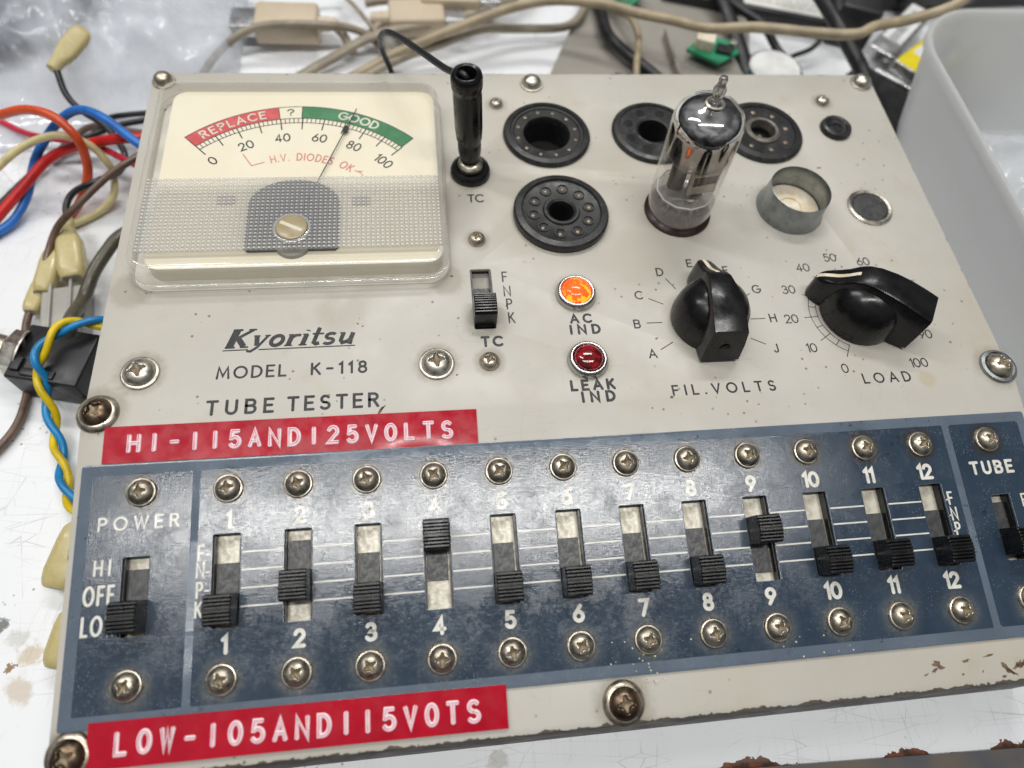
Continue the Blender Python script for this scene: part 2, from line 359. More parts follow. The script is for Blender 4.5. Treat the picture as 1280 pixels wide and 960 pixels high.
    def ins(name, c, c2=None, ro=0.36): M[name] = simple(name + '_insulation', c, c2 or tuple(x * 0.72 for x in c), ro, scale=150, bump=0.08, bscale=500)
    ins('w_orange', (0.72, 0.085, 0.018)); ins('w_red', (0.62, 0.012, 0.012)); ins('w_pink', (0.55, 0.016, 0.045))
    ins('w_blue', (0.016, 0.17, 0.60)); ins('w_sky', (0.012, 0.25, 0.58)); ins('w_cream', (0.76, 0.66, 0.34)); ins('w_black', (0.012, 0.012, 0.014))
    ins('w_brown', (0.155, 0.095, 0.065)); ins('w_olive', (0.10, 0.088, 0.06)); ins('w_yellow', (0.80, 0.57, 0.01))
    ins('beige_cable', (0.34, 0.29, 0.22)); M['beige_plug'] = simple('beige_plug', (0.62, 0.52, 0.39), (0.55, 0.455, 0.33), 0.42, scale=50); ins('tan_cable', (0.42, 0.34, 0.22)); ins('cable_black', (0.014, 0.014, 0.016), None, 0.42)
    M['boot'] = simple('yellowed_vinyl', (0.58, 0.50, 0.26), (0.50, 0.42, 0.19), 0.3, scale=130, Subsurface_Weight=0.3, Subsurface_Radius=(0.004, 0.003, 0.001))
    M['grey_plastic'] = simple('grey_plastic', (0.40, 0.385, 0.35), None, 0.4)
    M['plate_grey'] = simple('grey_sheet_metal', (0.33, 0.305, 0.27), (0.28, 0.26, 0.23), 0.45, scale=30)
    M['pcb'] = simple('green_circuit_board', (0.02, 0.22, 0.105), (0.03, 0.30, 0.15), 0.35, scale=160)
    M['white_plastic'] = simple('white_plastic', (0.80, 0.80, 0.79), None, 0.35)
    M['paper'] = simple('label_paper', (0.72, 0.72, 0.68), (0.66, 0.66, 0.62), 0.6, scale=100)
    M['grey_print'] = simple('grey_print', (0.20, 0.21, 0.23), None, 0.6)
    M['yellow_label'] = simple('yellow_label', (0.80, 0.66, 0.01), (0.72, 0.58, 0.01), 0.45)
    M['steel'] = simple('brushed_steel', (0.62, 0.62, 0.62), (0.5, 0.5, 0.5), 0.3, metal=0.9, scale=80)
    M['dark_plastic'] = simple('dark_plastic', (0.012, 0.012, 0.014), (0.02, 0.02, 0.023), 0.4, scale=80)
    M['teal'] = simple('teal_rim', (0.02, 0.07, 0.085), None, 0.4)
    # frosted bin
    n = N('frosted_polypropylene')
    t = n.new('BsdfTransparent'); t.inputs[0].default_value = (0.95, 0.96, 0.96, 1)
    tl = n.new('BsdfTranslucent'); tl.inputs[0].default_value = (0.93, 0.93, 0.925, 1)
    p = n.bsdf(n.mix(n.noise(25, 3), (0.78, 0.785, 0.775), (0.70, 0.705, 0.70)), 0.38)
    M['frost'] = n.done(n.mixs(0.24, n.mixs(0.55, p, tl.outputs[0]), t.outputs[0]))
    n = N('thin_polythene')
    t = n.new('BsdfTransparent'); t.inputs[0].default_value = (0.95, 0.96, 0.98, 1)
    tl = n.new('BsdfTranslucent'); tl.inputs[0].default_value = (0.85, 0.87, 0.9, 1)
    p = n.bsdf((0.80, 0.82, 0.86), 0.06, 0, n.bump(n.noise(110, 3, 0.5), 0.3, 0.002), Specular_IOR_Level=0.9)
    M['film'] = n.done(n.mixs(n.ramp(n.noise(38, 4), 0.35, 0.65, 0.30, 0.70), n.mixs(0.35, p, tl.outputs[0]), t.outputs[0]))
    n = N('grey_fleece')
    c = n.mix(n.ramp(n.noise(60, 6, 0.7), 0.32, 0.66), (0.34, 0.37, 0.45), (0.10, 0.115, 0.16))
    M['fleece'] = n.done(n.bsdf(c, 0.9, 0, n.bump(n.noise(600, 5, 0.8), 0.9, 0.002)))
    M['blue_print'] = simple('blue_print', (0.03, 0.03, 0.42), None, 0.5)
build_materials()

# ---------------------------------------------------------------- geometry helpers (all lengths in mm)
def link(name, bm, mats, parent=None, mw=None, smooth=True, angle=38):
    me = bpy.data.meshes.new(name)
    bmesh.ops.scale(bm, vec=(MM, MM, MM), verts=bm.verts)
    bm.normal_update()
    if smooth:
        for f in bm.faces: f.smooth = True
        for e in bm.edges:
            if len(e.link_faces) == 2 and e.calc_face_angle(0) > R(angle): e.smooth = False
    bm.to_mesh(me); bm.free()
    for m in (mats if isinstance(mats, (list, tuple)) else [mats]): me.materials.append(M[m])
    o = bpy.data.objects.new(name, me); COL.objects.link(o)
    if parent is not None: o.parent = parent
    if mw is not None: o.matrix_basis = mw
    return o

def tag(o, label, cat, group=None, kind=None):
    if label: o['label'] = label
    if cat: o['category'] = cat
    if group: o['group'] = group
    if kind: o['kind'] = kind
    return o
def empty(name, label, cat, loc=(0, 0, 0), group=None):
    o = bpy.data.objects.new(name, None); COL.objects.link(o)
    o.empty_display_size = 0.01
    o.location = Vector(loc) * MM
    return tag(o, label, cat, group)
def copy_part(o, parent, mw):
    c = o.copy(); COL.objects.link(c); c.parent = parent; c.matrix_basis = mw
    for ch in list(o.children):
        k = ch.copy(); COL.objects.link(k); k.parent = c
    return c

def F1(x, y, h=0.0, rot=0.0):
    return Matrix.Translation(Vector((x, y, HP + h)) * MM) @ Matrix.Rotation(rot, 4, 'Z')
def F2(x, v, h=0.0, rot=0.0):
    p = Vector((x, CT * v - ST * h, HP + ST * v + CT * h)) * MM
    return Matrix.Translation(p) @ Matrix.Rotation(TH, 4, 'X') @ Matrix.Rotation(rot, 4, 'Z')

def lathe(bm, prof, seg=48, mi=0, cx=0, cy=0, a0=0):
    rings = []
    for r, z in prof:
        if r < 1e-6: rings.append([bm.verts.new((cx, cy, z))])
        else: rings.append([bm.verts.new((cx + r * math.cos(a0 + 2 * math.pi * i / seg), cy + r * math.sin(a0 + 2 * math.pi * i / seg), z)) for i in range(seg)])
    for a, b in zip(rings, rings[1:]):
        for i in range(seg):
            j = (i + 1) % seg
            if len(a) == 1 and len(b) == 1: continue
            if len(a) == 1: f = bm.faces.new((a[0], b[j], b[i]))
            elif len(b) == 1: f = bm.faces.new((a[i], a[j], b[0]))
            else: f = bm.faces.new((a[i], a[j], b[j], b[i]))
            f.material_index = mi
    return rings

def loft(bm, loops, cap0=True, cap1=True, mi=0):
    rings = [[bm.verts.new(p) for p in lp] for lp in loops]
    n = len(rings[0])
    for a, b in zip(rings, rings[1:]):
        for i in range(n):
            j = (i + 1) % n
            f = bm.faces.new((a[i], a[j], b[j], b[i])); f.material_index = mi
    if cap0: bm.faces.new(list(reversed(rings[0]))).material_index = mi
    if cap1: bm.faces.new(rings[-1]).material_index = mi
    return rings

def rrect(x0, y0, x1, y1, r, n=6):
    P = []
    for cx, cy, a in ((x1 - r, y1 - r, 0), (x0 + r, y1 - r, 90), (x0 + r, y0 + r, 180), (x1 - r, y0 + r, 270)):
        for k in range(n + 1):
            t = R(a + 90 * k / n); P.append((cx + r * math.cos(t), cy + r * math.sin(t)))
    return P
def z_(P, z): return [(x, y, z) for x, y in P]
def circle(cx, cy, r, n=40): return [(cx + r * math.cos(2 * math.pi * i / n), cy + r * math.sin(2 * math.pi * i / n)) for i in range(n)]

def box(bm, x0, x1, y0, y1, z0, z1, bev=0.0, mi=0, mat=None):
    b = bmesh.new()
    loft(b, [z_([(x0, y0), (x1, y0), (x1, y1), (x0, y1)], z0), z_([(x0, y0), (x1, y0), (x1, y1), (x0, y1)], z1)])
    if bev: bmesh.ops.bevel(b, geom=b.edges[:], offset=bev, segments=3, profile=0.5, affect='EDGES')
    for f in b.faces: f.material_index = mi
    if mat is not None: bmesh.ops.transform(b, matrix=mat, verts=b.verts)
    merge(bm, b)
def merge(bm, b):
    me = bpy.data.meshes.new('tmp'); b.to_mesh(me); b.free(); bm.from_mesh(me); bpy.data.meshes.remove(me)

def catmull(P, sub=8):
    P = [Vector(p) for p in P]; out = []
    Q = [2 * P[0] - P[1]] + P + [2 * P[-1] - P[-2]]
    for i in range(1, len(Q) - 2):
        a, b, c, d = Q[i - 1], Q[i], Q[i + 1], Q[i + 2]
        for k in range(sub):
            t = k / sub
            out.append(0.5 * ((2 * b) + (c - a) * t + (2 * a - 5 * b + 4 * c - d) * t * t + (3 * b - a - 3 * c + d) * t ** 3))
    out.append(P[-1]); return out
def tube(bm, P, r, seg=12, sub=8, mi=0, smooth=True, flat=1.0):
    P = catmull(P, sub) if smooth else [Vector(p) for p in P]
    n = len(P); rings = []; up = Vector((0, 0, 1))
    for i, p in enumerate(P):
        d = (P[min(i + 1, n - 1)] - P[max(i - 1, 0)]).normalized()
        s = d.cross(up)
        if s.length < 0.05: s = d.cross(Vector((0, 1, 0)))
        s.normalize(); u = s.cross(d)
        rr = r(i / (n - 1)) if callable(r) else r
        rings.append([bm.verts.new(p + (s * math.cos(t) + u * math.sin(t) * flat) * rr) for t in (2 * math.pi * k / seg for k in range(seg))])
    for a, b in zip(rings, rings[1:]):
        for i in range(seg):
            j = (i + 1) % seg
            bm.faces.new((a[i], a[j], b[j], b[i])).material_index = mi
    bm.faces.new(list(reversed(rings[0]))).material_index = mi; bm.faces.new(rings[-1]).material_index = mi

def sheet_bm(loops, z_top, thick, bev=0.0):
    cu = bpy.data.curves.new('tmp', 'CURVE'); cu.dimensions = '2D'; cu.fill_mode = 'BOTH'
    cu.extrude = max(thick / 2 - bev, 1e-4); cu.bevel_depth = bev; cu.bevel_resolution = 1; cu.offset = -bev
    for lp in loops:
        s = cu.splines.new('POLY'); s.points.add(len(lp) - 1); s.use_cyclic_u = True
        for i, (x, y) in enumerate(lp): s.points[i].co = (x, y, 0, 1)
    o = bpy.data.objects.new('tmp', cu); COL.objects.link(o)
    dg = bpy.context.evaluated_depsgraph_get()
    me = bpy.data.meshes.new_from_object(o.evaluated_get(dg))
    bm = bmesh.new(); bm.from_mesh(me)
    bpy.data.objects.remove(o); bpy.data.curves.remove(cu); bpy.data.meshes.remove(me)
    bmesh.ops.translate(bm, vec=(0, 0, z_top - thick / 2), verts=bm.verts)
    bmesh.ops.remove_doubles(bm, verts=bm.verts, dist=1e-4)
    bmesh.ops.recalc_face_normals(bm, faces=bm.faces)
    return bm

# ---------------------------------------------------------------- stroke lettering (routed sign-writer's alphabet)
def arc(cx, cy, rx, ry, a0, a1, n=14):
    return [(cx + rx * math.cos(R(a0 + (a1 - a0) * i / n)), cy + ry * math.sin(R(a0 + (a1 - a0) * i / n))) for i in range(n + 1)]
G = {
 'A': (.80, [[(0, 0), (.4, 1), (.8, 0)], [(.14, .33), (.66, .33)]]),
 'B': (.62, [[(0, 0), (0, 1), (.34, 1)] + arc(.34, .77, .24, .23, 90, -90) + [(0, .54)], [(.34, .54)] + arc(.36, .27, .26, .27, 90, -90) + [(0, 0)]]),
 'C': (.80, [arc(.48, .5, .48, .5, 48, 312, 22)]),
 'D': (.72, [[(0, 0), (0, 1), (.24, 1)] + arc(.24, .5, .48, .5, 90, -90, 18) + [(0, 0)]]),
 'E': (.54, [[(.54, 1), (0, 1), (0, 0), (.54, 0)], [(0, .52), (.46, .52)]]),
 'F': (.52, [[(.52, 1), (0, 1), (0, 0)], [(0, .52), (.44, .52)]]),
 'G': (.88, [arc(.48, .5, .48, .5, 48, 345, 24) + [(.94, .48), (.55, .48)]]),
 'H': (.68, [[(0, 0), (0, 1)], [(.68, 0), (.68, 1)], [(0, .52), (.68, .52)]]),
 'I': (.0, [[(0, 0), (0, 1)]]),
 'J': (.42, [[(.42, 1), (.42, .22)] + arc(.21, .22, .21, .22, 0, -170)]),
 'K': (.64, [[(0, 0), (0, 1)], [(.58, 1), (0, .40)], [(.2, .6), (.64, 0)]]),
 'L': (.50, [[(0, 1), (0, 0), (.5, 0)]]),
 'M': (.90, [[(0, 0), (.1, 1), (.45, .18), (.8, 1), (.9, 0)]]),
 'N': (.72, [[(0, 0), (0, 1), (.72, 0), (.72, 1)]]),
 'O': (.96, [arc(.48, .5, .48, .5, 90, 450, 30)]),
 'P': (.56, [[(0, 0), (0, 1), (.3, 1)] + arc(.3, .75, .26, .25, 90, -90) + [(0, .5)]]),
 'R': (.60, [[(0, 0), (0, 1), (.3, 1)] + arc(.3, .76, .26, .24, 90, -90) + [(0, .52)], [(.28, .52), (.6, 0)]]),
 'S': (.58, [arc(.29, .75, .26, .25, 35, 270, 14) + arc(.28, .25, .29, .25, 90, -150, 16)]),
 'T': (.66, [[(0, 1), (.66, 1)], [(.33, 1), (.33, 0)]]),
 'U': (.66, [[(0, 1), (0, .32)] + arc(.33, .32, .33, .32, 180, 360) + [(.66, 1)]]),
 'V': (.74, [[(0, 1), (.37, 0), (.74, 1)]]),
 'W': (1.0, [[(0, 1), (.25, 0), (.5, .9), (.75, 0), (1.0, 1)]]),
 'X': (.7, [[(0, 0), (.7, 1)], [(0, 1), (.7, 0)]]),
 'Y': (.7, [[(0, 1), (.35, .48), (.7, 1)], [(.35, .48), (.35, 0)]]),
 '0': (.66, [arc(.33, .5, .33, .5, 90, 450, 26)]),
 '1': (.20, [[(0, .82), (.2, 1), (.2, 0)]]),
 '2': (.58, [arc(.28, .71, .28, .29, 165, -30, 14) + [(0, 0), (.58, 0)]]),
 '3': (.56, [arc(.26, .76, .25, .24, 155, -90, 14) + arc(.26, .26, .30, .27, 88, -155, 16)]),
 '4': (.62, [[(.44, 0), (.44, 1), (0, .28), (.62, .28)]]),
 '5': (.56, [[(.50, 1), (.10, 1), (.05, .55)] + arc(.26, .31, .30, .31, 130, -150, 16)]),
 '6': (.60, [arc(.30, .30, .30, .30, 90, 450, 22), [(.46, 1), (.05, .44)]]),
 '7': (.56, [[(0, 1), (.56, 1), (.16, 0)]]),
 '8': (.58, [arc(.29, .765, .24, .235, 90, 450, 20), arc(.29, .27, .29, .27, 90, 450, 22)]),
 '9': (.60, [arc(.30, .70, .30, .30, 90, 450, 22), [(.14, 0), (.55, .56)]]),
 '-': (.42, [[(0, .48), (.42, .48)]]),
 '.': (.02, [[(0, .02), (.03, .02)]]),
 '?': (.52, [arc(.26, .76, .26, .24, 170, -60, 12) + [(.26, .42), (.26, .28)], [(.26, .04), (.26, 0)]]),
}
G['|'] = G['I']

def ribbon(bm, P, prof, w, cap=True, mis=None, zoff=0.0):
    """sweep a cross-section [(offset in half-widths, z)] along a flat polyline with rounded ends"""
    P = [Vector((p[0], p[1])) for p in P]
    Q = [P[0]]
    for p in P[1:]:
        if (p - Q[-1]).length > 1e-5: Q.append(p)
    closed = len(Q) > 3 and (Q[0] - Q[-1]).length < 1e-3
    if closed: Q.pop()
    n = len(Q); F = []
    for i in range(n):
        if closed: d0 = (Q[i] - Q[i - 1]).normalized(); d1 = (Q[(i + 1) % n] - Q[i]).normalized()
        else:
            d0 = (Q[i] - Q[i - 1]).normalized() if i else None
            d1 = (Q[i + 1] - Q[i]).normalized() if i < n - 1 else None
            d0 = d0 or d1; d1 = d1 or d0
        nr = Vector((-d0.y - d1.y, d0.x + d1.x))
        if nr.length < 1e-6: nr = Vector((-d0.y, d0.x))
        nr.normalize(); k = min(2.2, 1 / max(0.3, nr.dot(Vector((-d0.y, d0.x)))))
        F.append((Q[i], nr * k, 1.0))
    hw = w / 2
    if not closed and cap:
        d = (Q[1] - Q[0]).normalized(); e = (Q[-1] - Q[-2]).normalized()
        F = [(Q[0] - d * hw * math.sin(R(a)), F[0][1], max(.05, math.cos(R(a)))) for a in (88, 60, 30)] + F + \
            [(Q[-1] + e * hw * math.sin(R(a)), F[-1][1], max(.05, math.cos(R(a)))) for a in (30, 60, 88)]
    rows = [[bm.verts.new((p.x + nr.x * o * hw * s, p.y + nr.y * o * hw * s, z + zoff)) for o, z in prof] for p, nr, s in F]
    if closed: rows.append(rows[0])
    for a, b in zip(rows, rows[1:]):
        for i in range(len(prof) - 1):
            f = bm.faces.new((a[i], b[i], b[i + 1], a[i + 1]))
            if mis: f.material_index = mis[i]
FLAT = [(1, 0), (-1, 0)]

def layout(s, h, x0=0.0, x1=None, gap=None, wsc=1.0, space=.5):
    ws = [(G[c][0] if c != ' ' else space) * h * wsc for c in s]
    if gap is None: gap = (x1 - x0 - sum(ws)) / max(1, len(s) - 1)
    out = []; x = x0
    for c, w in zip(s, ws):
        if c != ' ': out.append((c, x, w))
        x += w + gap
    return out, x - gap
def word(bm, s, x0, y0, h, sw, x1=None, gap=None, wsc=1.0, prof=FLAT, mis=None, shear=0.0, center=False, space=.5, seed=0):
    L, end = layout(s, h, x0, x1, gap, wsc, space)
    dx = -(end - x0) / 2 if center else 0
    rnd = random.Random(seed or len(s) * 7 + int(abs(x0) * 10)); k = 0
    for c, x, w in L:
        for st in G[c][1]:
            ribbon(bm, [(x + dx + px * h * wsc + shear * py * h, y0 + py * h) for px, py in st], prof, sw, mis=mis, zoff=0.004 * (k % 7)); k += 1
def arc_word(bm, s, cx, cy, r, a_mid, h, sw, gap, wsc=1.0):
    L, end = layout(s, h, 0, None, gap, wsc); k = 0
    for c, x, w in L:
        a = R(a_mid) - ((x + w / 2) - end / 2) / r
        ca, sa = math.cos(a - math.pi / 2), math.sin(a - math.pi / 2)
        ox, oy = cx + r * math.cos(a), cy + r * math.sin(a)
        for st in G[c][1]:
            pts = [((px * h * wsc - w / 2), py * h) for px, py in st]
            ribbon(bm, [(ox + ca * u - sa * v, oy + sa * u + ca * v) for u, v in pts], FLAT, sw, zoff=0.004 * (k % 7)); k += 1

# ---------------------------------------------------------------- setting: bench and floor
bm = bmesh.new()
lp = rrect(-700, -86.2, 700, 760, 2.0)
loft(bm, [z_(rrect(-698, -84, 698, 758, 2.0), -34), z_(lp, -32), z_(lp, -1.0), z_(rrect(-699.7, -85.9, 699.7, 759.7, 1.8), -0.3), z_(rrect(-699, -85.2, 699, 759, 1.4), 0)])
bench = link('workbench', bm, 'bench', None, Matrix.Rotation(R(-2.05), 4, 'Z'))
tag(bench, 'scratched white painted bench top with rusty chipped front edge under everything', 'workbench')
bm = bmesh.new()
loft(bm, [z_([(-2500, -2500), (2500, -2500), (2500, 2500), (-2500, 2500)], -740), z_([(-2500, -2500), (2500, -2500), (2500, 2500), (-2500, 2500)], -735)])
fl = link('floor', bm, 'floor'); tag(fl, 'blurred tan floor beyond the bench edge', None, kind='structure')

# ---------------------------------------------------------------- the tube tester
TT = empty('tube_tester', 'cream and blue tube tester with meter, sockets, knobs and row of slide switches', 'tube tester')

# case: tapered box under the panel
bm = bmesh.new()
def case_loop(x, yb, yf, zb, zf): return [(-x, yf, zf), (x, yf, zf), (x, yb, zb), (-x, yb, zb)]
yf = -CT * 75.5
def wall(P, x0, x1):
    loft(bm, [[(x0, y, z) for y, z in P], [(x1, y, z) for y, z in P]])
zf = HP - ST * 75.5 - 1.3
wall([(yf + .2, zf), (yf + 2.2, zf + .3), (yf + 2.2, 2.0), (yf - 1.6, 0)], -121, 121)
wall([(122.6, HP - 1.3), (124.5, HP - 1.3), (124.6, 0), (122.6, 2.0)], -121, 121)
side = [(yf + 2.2, zf + .3), (-.5, HP - 1.5), (122.6, HP - 1.4), (122.6, 2.0), (yf + 2.2, 2.0)]
wall(side, -121, -119.5); wall(side, 119.5, 121)
wall([(yf + 2.2, 2.0), (122.6, 2.0), (122.6, .4), (yf + 2.2, .4)], -121, 121)
bmesh.ops.recalc_face_normals(bm, faces=bm.faces)
link('case', bm, 'case', TT, smooth=False)

# bent sheet panel with real openings
SW_X = [-88 + 16 * k for k in range(12)]
SOCK = [('A', 1.04, 95.7, 14.0), ('B', 36.3, 96.2, 13.6), ('C', 73.6, 96.1, 13.8), ('D', 1.3, 62.65, 14.2)]
loops = [rrect(-122.7, -75.5, 121.9, 124.9, 1.6)]
for _, x, y, r in SOCK: loops.append(circle(x, y, r - 2.2))
loops.append(rrect(-27.15, 23.9, -21.3, 43.7, 0.5, 3))
loops += [circle(73.8, 63.4, 8.4), circle(37.58, 63.33, 9.0), circle(-24.5, 80.2, 3.2)]
for x in SW_X: loops.append(rrect(x - 3.5, -47.6, x + 3.6, -26.2, 0.5, 3))
loops += [rrect(-111.0, -48.0, -104.1, -29.9, 0.5, 3), rrect(103.8, -47.6, 110.2, -30.0, 0.5, 3)]
bm = sheet_bm(loops, 0, 1.2, 0.22)
for v in (-1.4, -0.7, 0.0, 0.7, 1.4):
    bmesh.ops.bisect_plane(bm, geom=bm.verts[:] + bm.edges[:] + bm.faces[:], plane_co=(0, v, 0), plane_no=(0, 1, 0), dist=1e-5)
A_ = 1.4
for vt in bm.verts:
    x, v, h = vt.co
    t = min(1, max(0, (A_ - v) / (2 * A_))); a = TH * t
    if v >= A_: y, z = v, 0.0
    else:
        # arc length integral of the bend
        Rr = 2 * A_ / TH
        y = A_ - Rr * math.sin(a); z = -(Rr - Rr * math.cos(a))
        if v < -A_:
            e = -A_ - v; y -= CT * e; z -= ST * e
    vt.co = (x, y - math.sin(a) * h, HP + z + math.cos(a) * h)
panel = link('panel', bm, 'cream', TT, angle=30)

def ink(words_fn, mat='ink', frame=None, parent=None, name='lettering', h=0.03):
    bm = bmesh.new(); words_fn(bm)
    return link(name, bm, mat, parent, (frame or F1)(0, 0, h), smooth=False)
def pl(s, x0, x1, y, h, sw, **kw):
    ink(lambda b: word(b, s, x0, y, h, sw, x1, **kw), parent=panel)

pl('TC', -25.9, -21.4, 68.5, 2.75, .5)
pl('TC', -25.5, -20.2, 18.5, 2.7, .74)
def fnpk(b):
    for c, x, y in (('F', -17.55, 40.8), ('N', -17.3, 35.9), ('P', -17.05, 31.6), ('K', -16.85, 27.1)): word(b, c, x, y - 1.6, 3.2, .42, gap=0, wsc=.72, center=True)
ink(fnpk, parent=panel)
pl('AC', -.6, 5.0, 24.75, 2.5, .66); pl('IND', -1.0, 6.9, 21.2, 2.55, .72)
pl('LEAK', -3.2, 8.1, 4.1, 2.6, .76); pl('IND', -.7, 7.6, .65, 2.6, .76)
pl('FIL.VOLTS', 23.6, 51.8, 1.15, 2.7, .52)
pl('LOAD', 77.6, 91.2, 1.8, 2.75, .48)
pl('MODEL', -92.7, -76.0, 12.35, 3.1, .58); pl('K-118', -69.5, -55.9, 12.35, 3.1, .62)
pl('TUBE', -94.2, -78.6, 2.45, 3.5, .74); pl('TESTER', -74.9, -53.0, 2.5, 3.5, .74)

# maker's name: slanted, thick-and-thin brush letters with a broken underline
def script_name(b):
    h = 5.2; y0 = 21.2; sh = .34
    L = {
     'K': (.80, [([(.12, 0), (.12, 1)], .30), ([(.0, 1), (.30, 1)], .10), ([(.0, 0), (.30, 0)], .10), ([(.74, .98), (.2, .44)], .13), ([(.28, .54), (.66, .04)], .24), ([(.60, 1), (.84, 1)], .08), ([(.56, 0), (.82, 0)], .08)]),
     'y': (.60, [([(.10, .62), (.26, .05)], .20), ([(.54, .62), (.30, -.05), (.12, -.26), (.0, -.24)], .11), ([(0, .62), (.2, .62)], .07), ([(.44, .62), (.6, .62)], .07)]),
     'o': (.56, [(arc(.27, .31, .22, .28, 90, 450, 22), .17)]),
     'r': (.46, [([(.12, 0), (.12, .62)], .20), ([(.14, .42), (.26, .57), (.42, .58)], .13), ([(0, .61), (.16, .61)], .07), ([(0, 0), (.26, 0)], .07)]),
     'i': (.28, [([(.12, 0), (.12, .62)], .20), ([(.12, .80), (.12, .86)], .18), ([(0, .61), (.16, .61)], .07), ([(0, 0), (.26, 0)], .07)]),
     't': (.40, [([(.15, .98), (.15, .12), (.26, .03), (.38, .08)], .17), ([(0, .62), (.38, .62)], .09)]),
     's': (.48, [(arc(.24, .46, .18, .15, 30, 250, 10) + arc(.22, .16, .19, .15, 80, -150, 12), .15)]),
     'u': (.64, [([(.12, .62), (.12, .18), (.22, .04), (.38, .1), (.48, .22)], .17), ([(.50, .62), (.50, .06), (.62, .02)], .19), ([(0, .61), (.16, .61)], .07)]),
    }
    s = 'Kyoritsu'; tot = sum(L[c][0] for c in s); wsc = (32.6 - sh * h * .4) / (tot + .1 * 7) / h
    x = -91.3; k = 0
    for c in s:
        for P, w in L[c][1]:
            ribbon(b, [(x + px * h * wsc + sh * py * h, y0 + py * h) for px, py in P], FLAT, w * h * 1.2, cap=w < .15, zoff=.004 * (k % 7)); k += 1
        x += (L[c][0] + .1) * h * wsc
    ribbon(b, [(-91.9, 20.35), (-85.9, 20.4)], FLAT, .34); ribbon(b, [(-83.0, 20.3), (-58.9, 20.4)], FLAT, .34)
ink(script_name, parent=panel)

# filament dial: letters and ticks
FC, LC = (37.78, 23.66), (82.68, 24.23)
FL = [('A', 20.3, 13.9, 210), ('B', 17.7, 23.5, 180), ('C', 19.9, 33.0, 152), ('D', 27.6, 40.8, 121), ('E', 37.1, 43.6, 91), ('F', 47.5, 40.7, 60), ('G', 55.0, 33.7, 30), ('H', 57.3, 23.7, 0), ('J', 55.4, 13.9, -29)]
ink(lambda b: [word(b, c, x, y - 1.25, 2.5, .42, gap=0, center=True) for c, x, y, a in FL], parent=panel)
def fticks(b):
    for c, x, y, a in FL:
        u = (math.cos(R(a)), math.sin(R(a)))
        ribbon(b, [(FC[0] + u[0] * 12.95, FC[1] + u[1] * 12.95), (FC[0] + u[0] * 17.2, FC[1] + u[1] * 17.2)], FLAT, .26)
ink(fticks, parent=panel, name='dial_marks')
def la(v): return R(242.0 - 2.95 * v)
def lnum(b):
    for v in range(0, 101, 10):
        rr = 21.3 if v == 100 else 18.6 if v in (70, 80) else 20.0
        word(b, str(v), LC[0] + rr * math.cos(la(v)), LC[1] + rr * math.sin(la(v)) - 1.3, 2.6, .36, gap=.5, center=True)
ink(lnum, parent=panel)
def lticks(b):
    for r in (11.84, 13.93):
        ribbon(b, [(LC[0] + r * math.cos(la(v)), LC[1] + r * math.sin(la(v))) for v in range(0, 101, 2)], FLAT, .2)
    for v in range(0, 101, 5):
        r2 = 15.9 if v % 10 == 0 else 13.93
        ribbon(b, [(LC[0] + r * math.cos(la(v)), LC[1] + r * math.sin(la(v))) for r in (11.84, r2)], FLAT, .22, zoff=.006)
ink(lticks, parent=panel, name='dial_marks')

# bared-primer scratches on the front strip, blots of ink and grit
def blob(bm, cx, cy, rx, ry, rot, rnd, n=11, j=.45):
    vs = []
    for i in range(n):
        t = 2 * math.pi * i / n; k = 1 + rnd.uniform(-j, j)
        u, v = rx * k * math.cos(t), ry * k * math.sin(t)
        vs.append(bm.verts.new((cx + u * math.cos(rot) - v * math.sin(rot), cy + u * math.sin(rot) + v * math.cos(rot), 0)))
    bm.faces.new(vs)
rnd = random.Random(3)
bm = bmesh.new()
for (x, v, a, b_, r) in ((110.0, -70.6, 1.7, .42, -.75), (108.9, -69.6, .8, .35, -.5), (112.2, -72.9, 1.5, .28, -.9), (113.6, -73.6, .5, .2, -1.2),
                         (96.8, -72.4, 1.2, .4, -.8), (97.6, -73.0, 1.4, .25, -.7), (99.3, -72.2, .9, .25, .5), (100.6, -71.6, .9, .5, .6), (101.6, -71.5, .8, .5, .2), (102.5, -70.9, .8, .2, .7),
                         (103.7, -70.5, 1.3, .35, -.25), (104.9, -70.7, .6, .3, .0), (95.5, -74.0, .6, .2, .4), (92.7, -69.0, 1.2, .18, .1), (79.2, -70.0, 1.0, .45, -.4), (77.8, -71.0, .7, .25, .6), (75.5, -71.8, .5, .15, .3), (86.5, -69.6, .8, .2, .1), (85, -72.6, .25, .3, 0), (90.3, -72.4, .2, .2, 0)):
    blob(bm, x, v, a * 1.25, b_ * 1.45, r, rnd, 13, .55)
link('paint_chips', bm, 'chipc', panel, F2(0, 0, .025), smooth=False)
bm = bmesh.new()
for (x, y, a, b_, r) in ((-52.4, 1.2, 1.5, .35, .95), (-51.7, 1.9, .9, .2, .95), (23.0, 0.6, .5, .35, 0), (-32.4, 41.5, .45, .35, 0), (102.6, 101.4, .7, .25, .8), (89.0, 80.3, .7, .35, 0), (84.3, 91.5, .5, .35, 0), (105.9, 59.7, .45, .4, 0),
                         (22.3, 18.6, .55, .2, .5), (-117, 108, .5, .3, .1), (-32.8, 10.2, .3, .3, 0), (103.9, 34.9, 1.3, .12, .1), (-18.0, 31.0, .2, .3, 0), (-58, 27, .35, .2, -.6), (-56.8, 26.2, .3, .25, .3)):
    blob(bm, x, y, a, b_, r, rnd)
link('dirt_specks', bm, 'chipc', panel, F1(0, 0, .025), smooth=False)

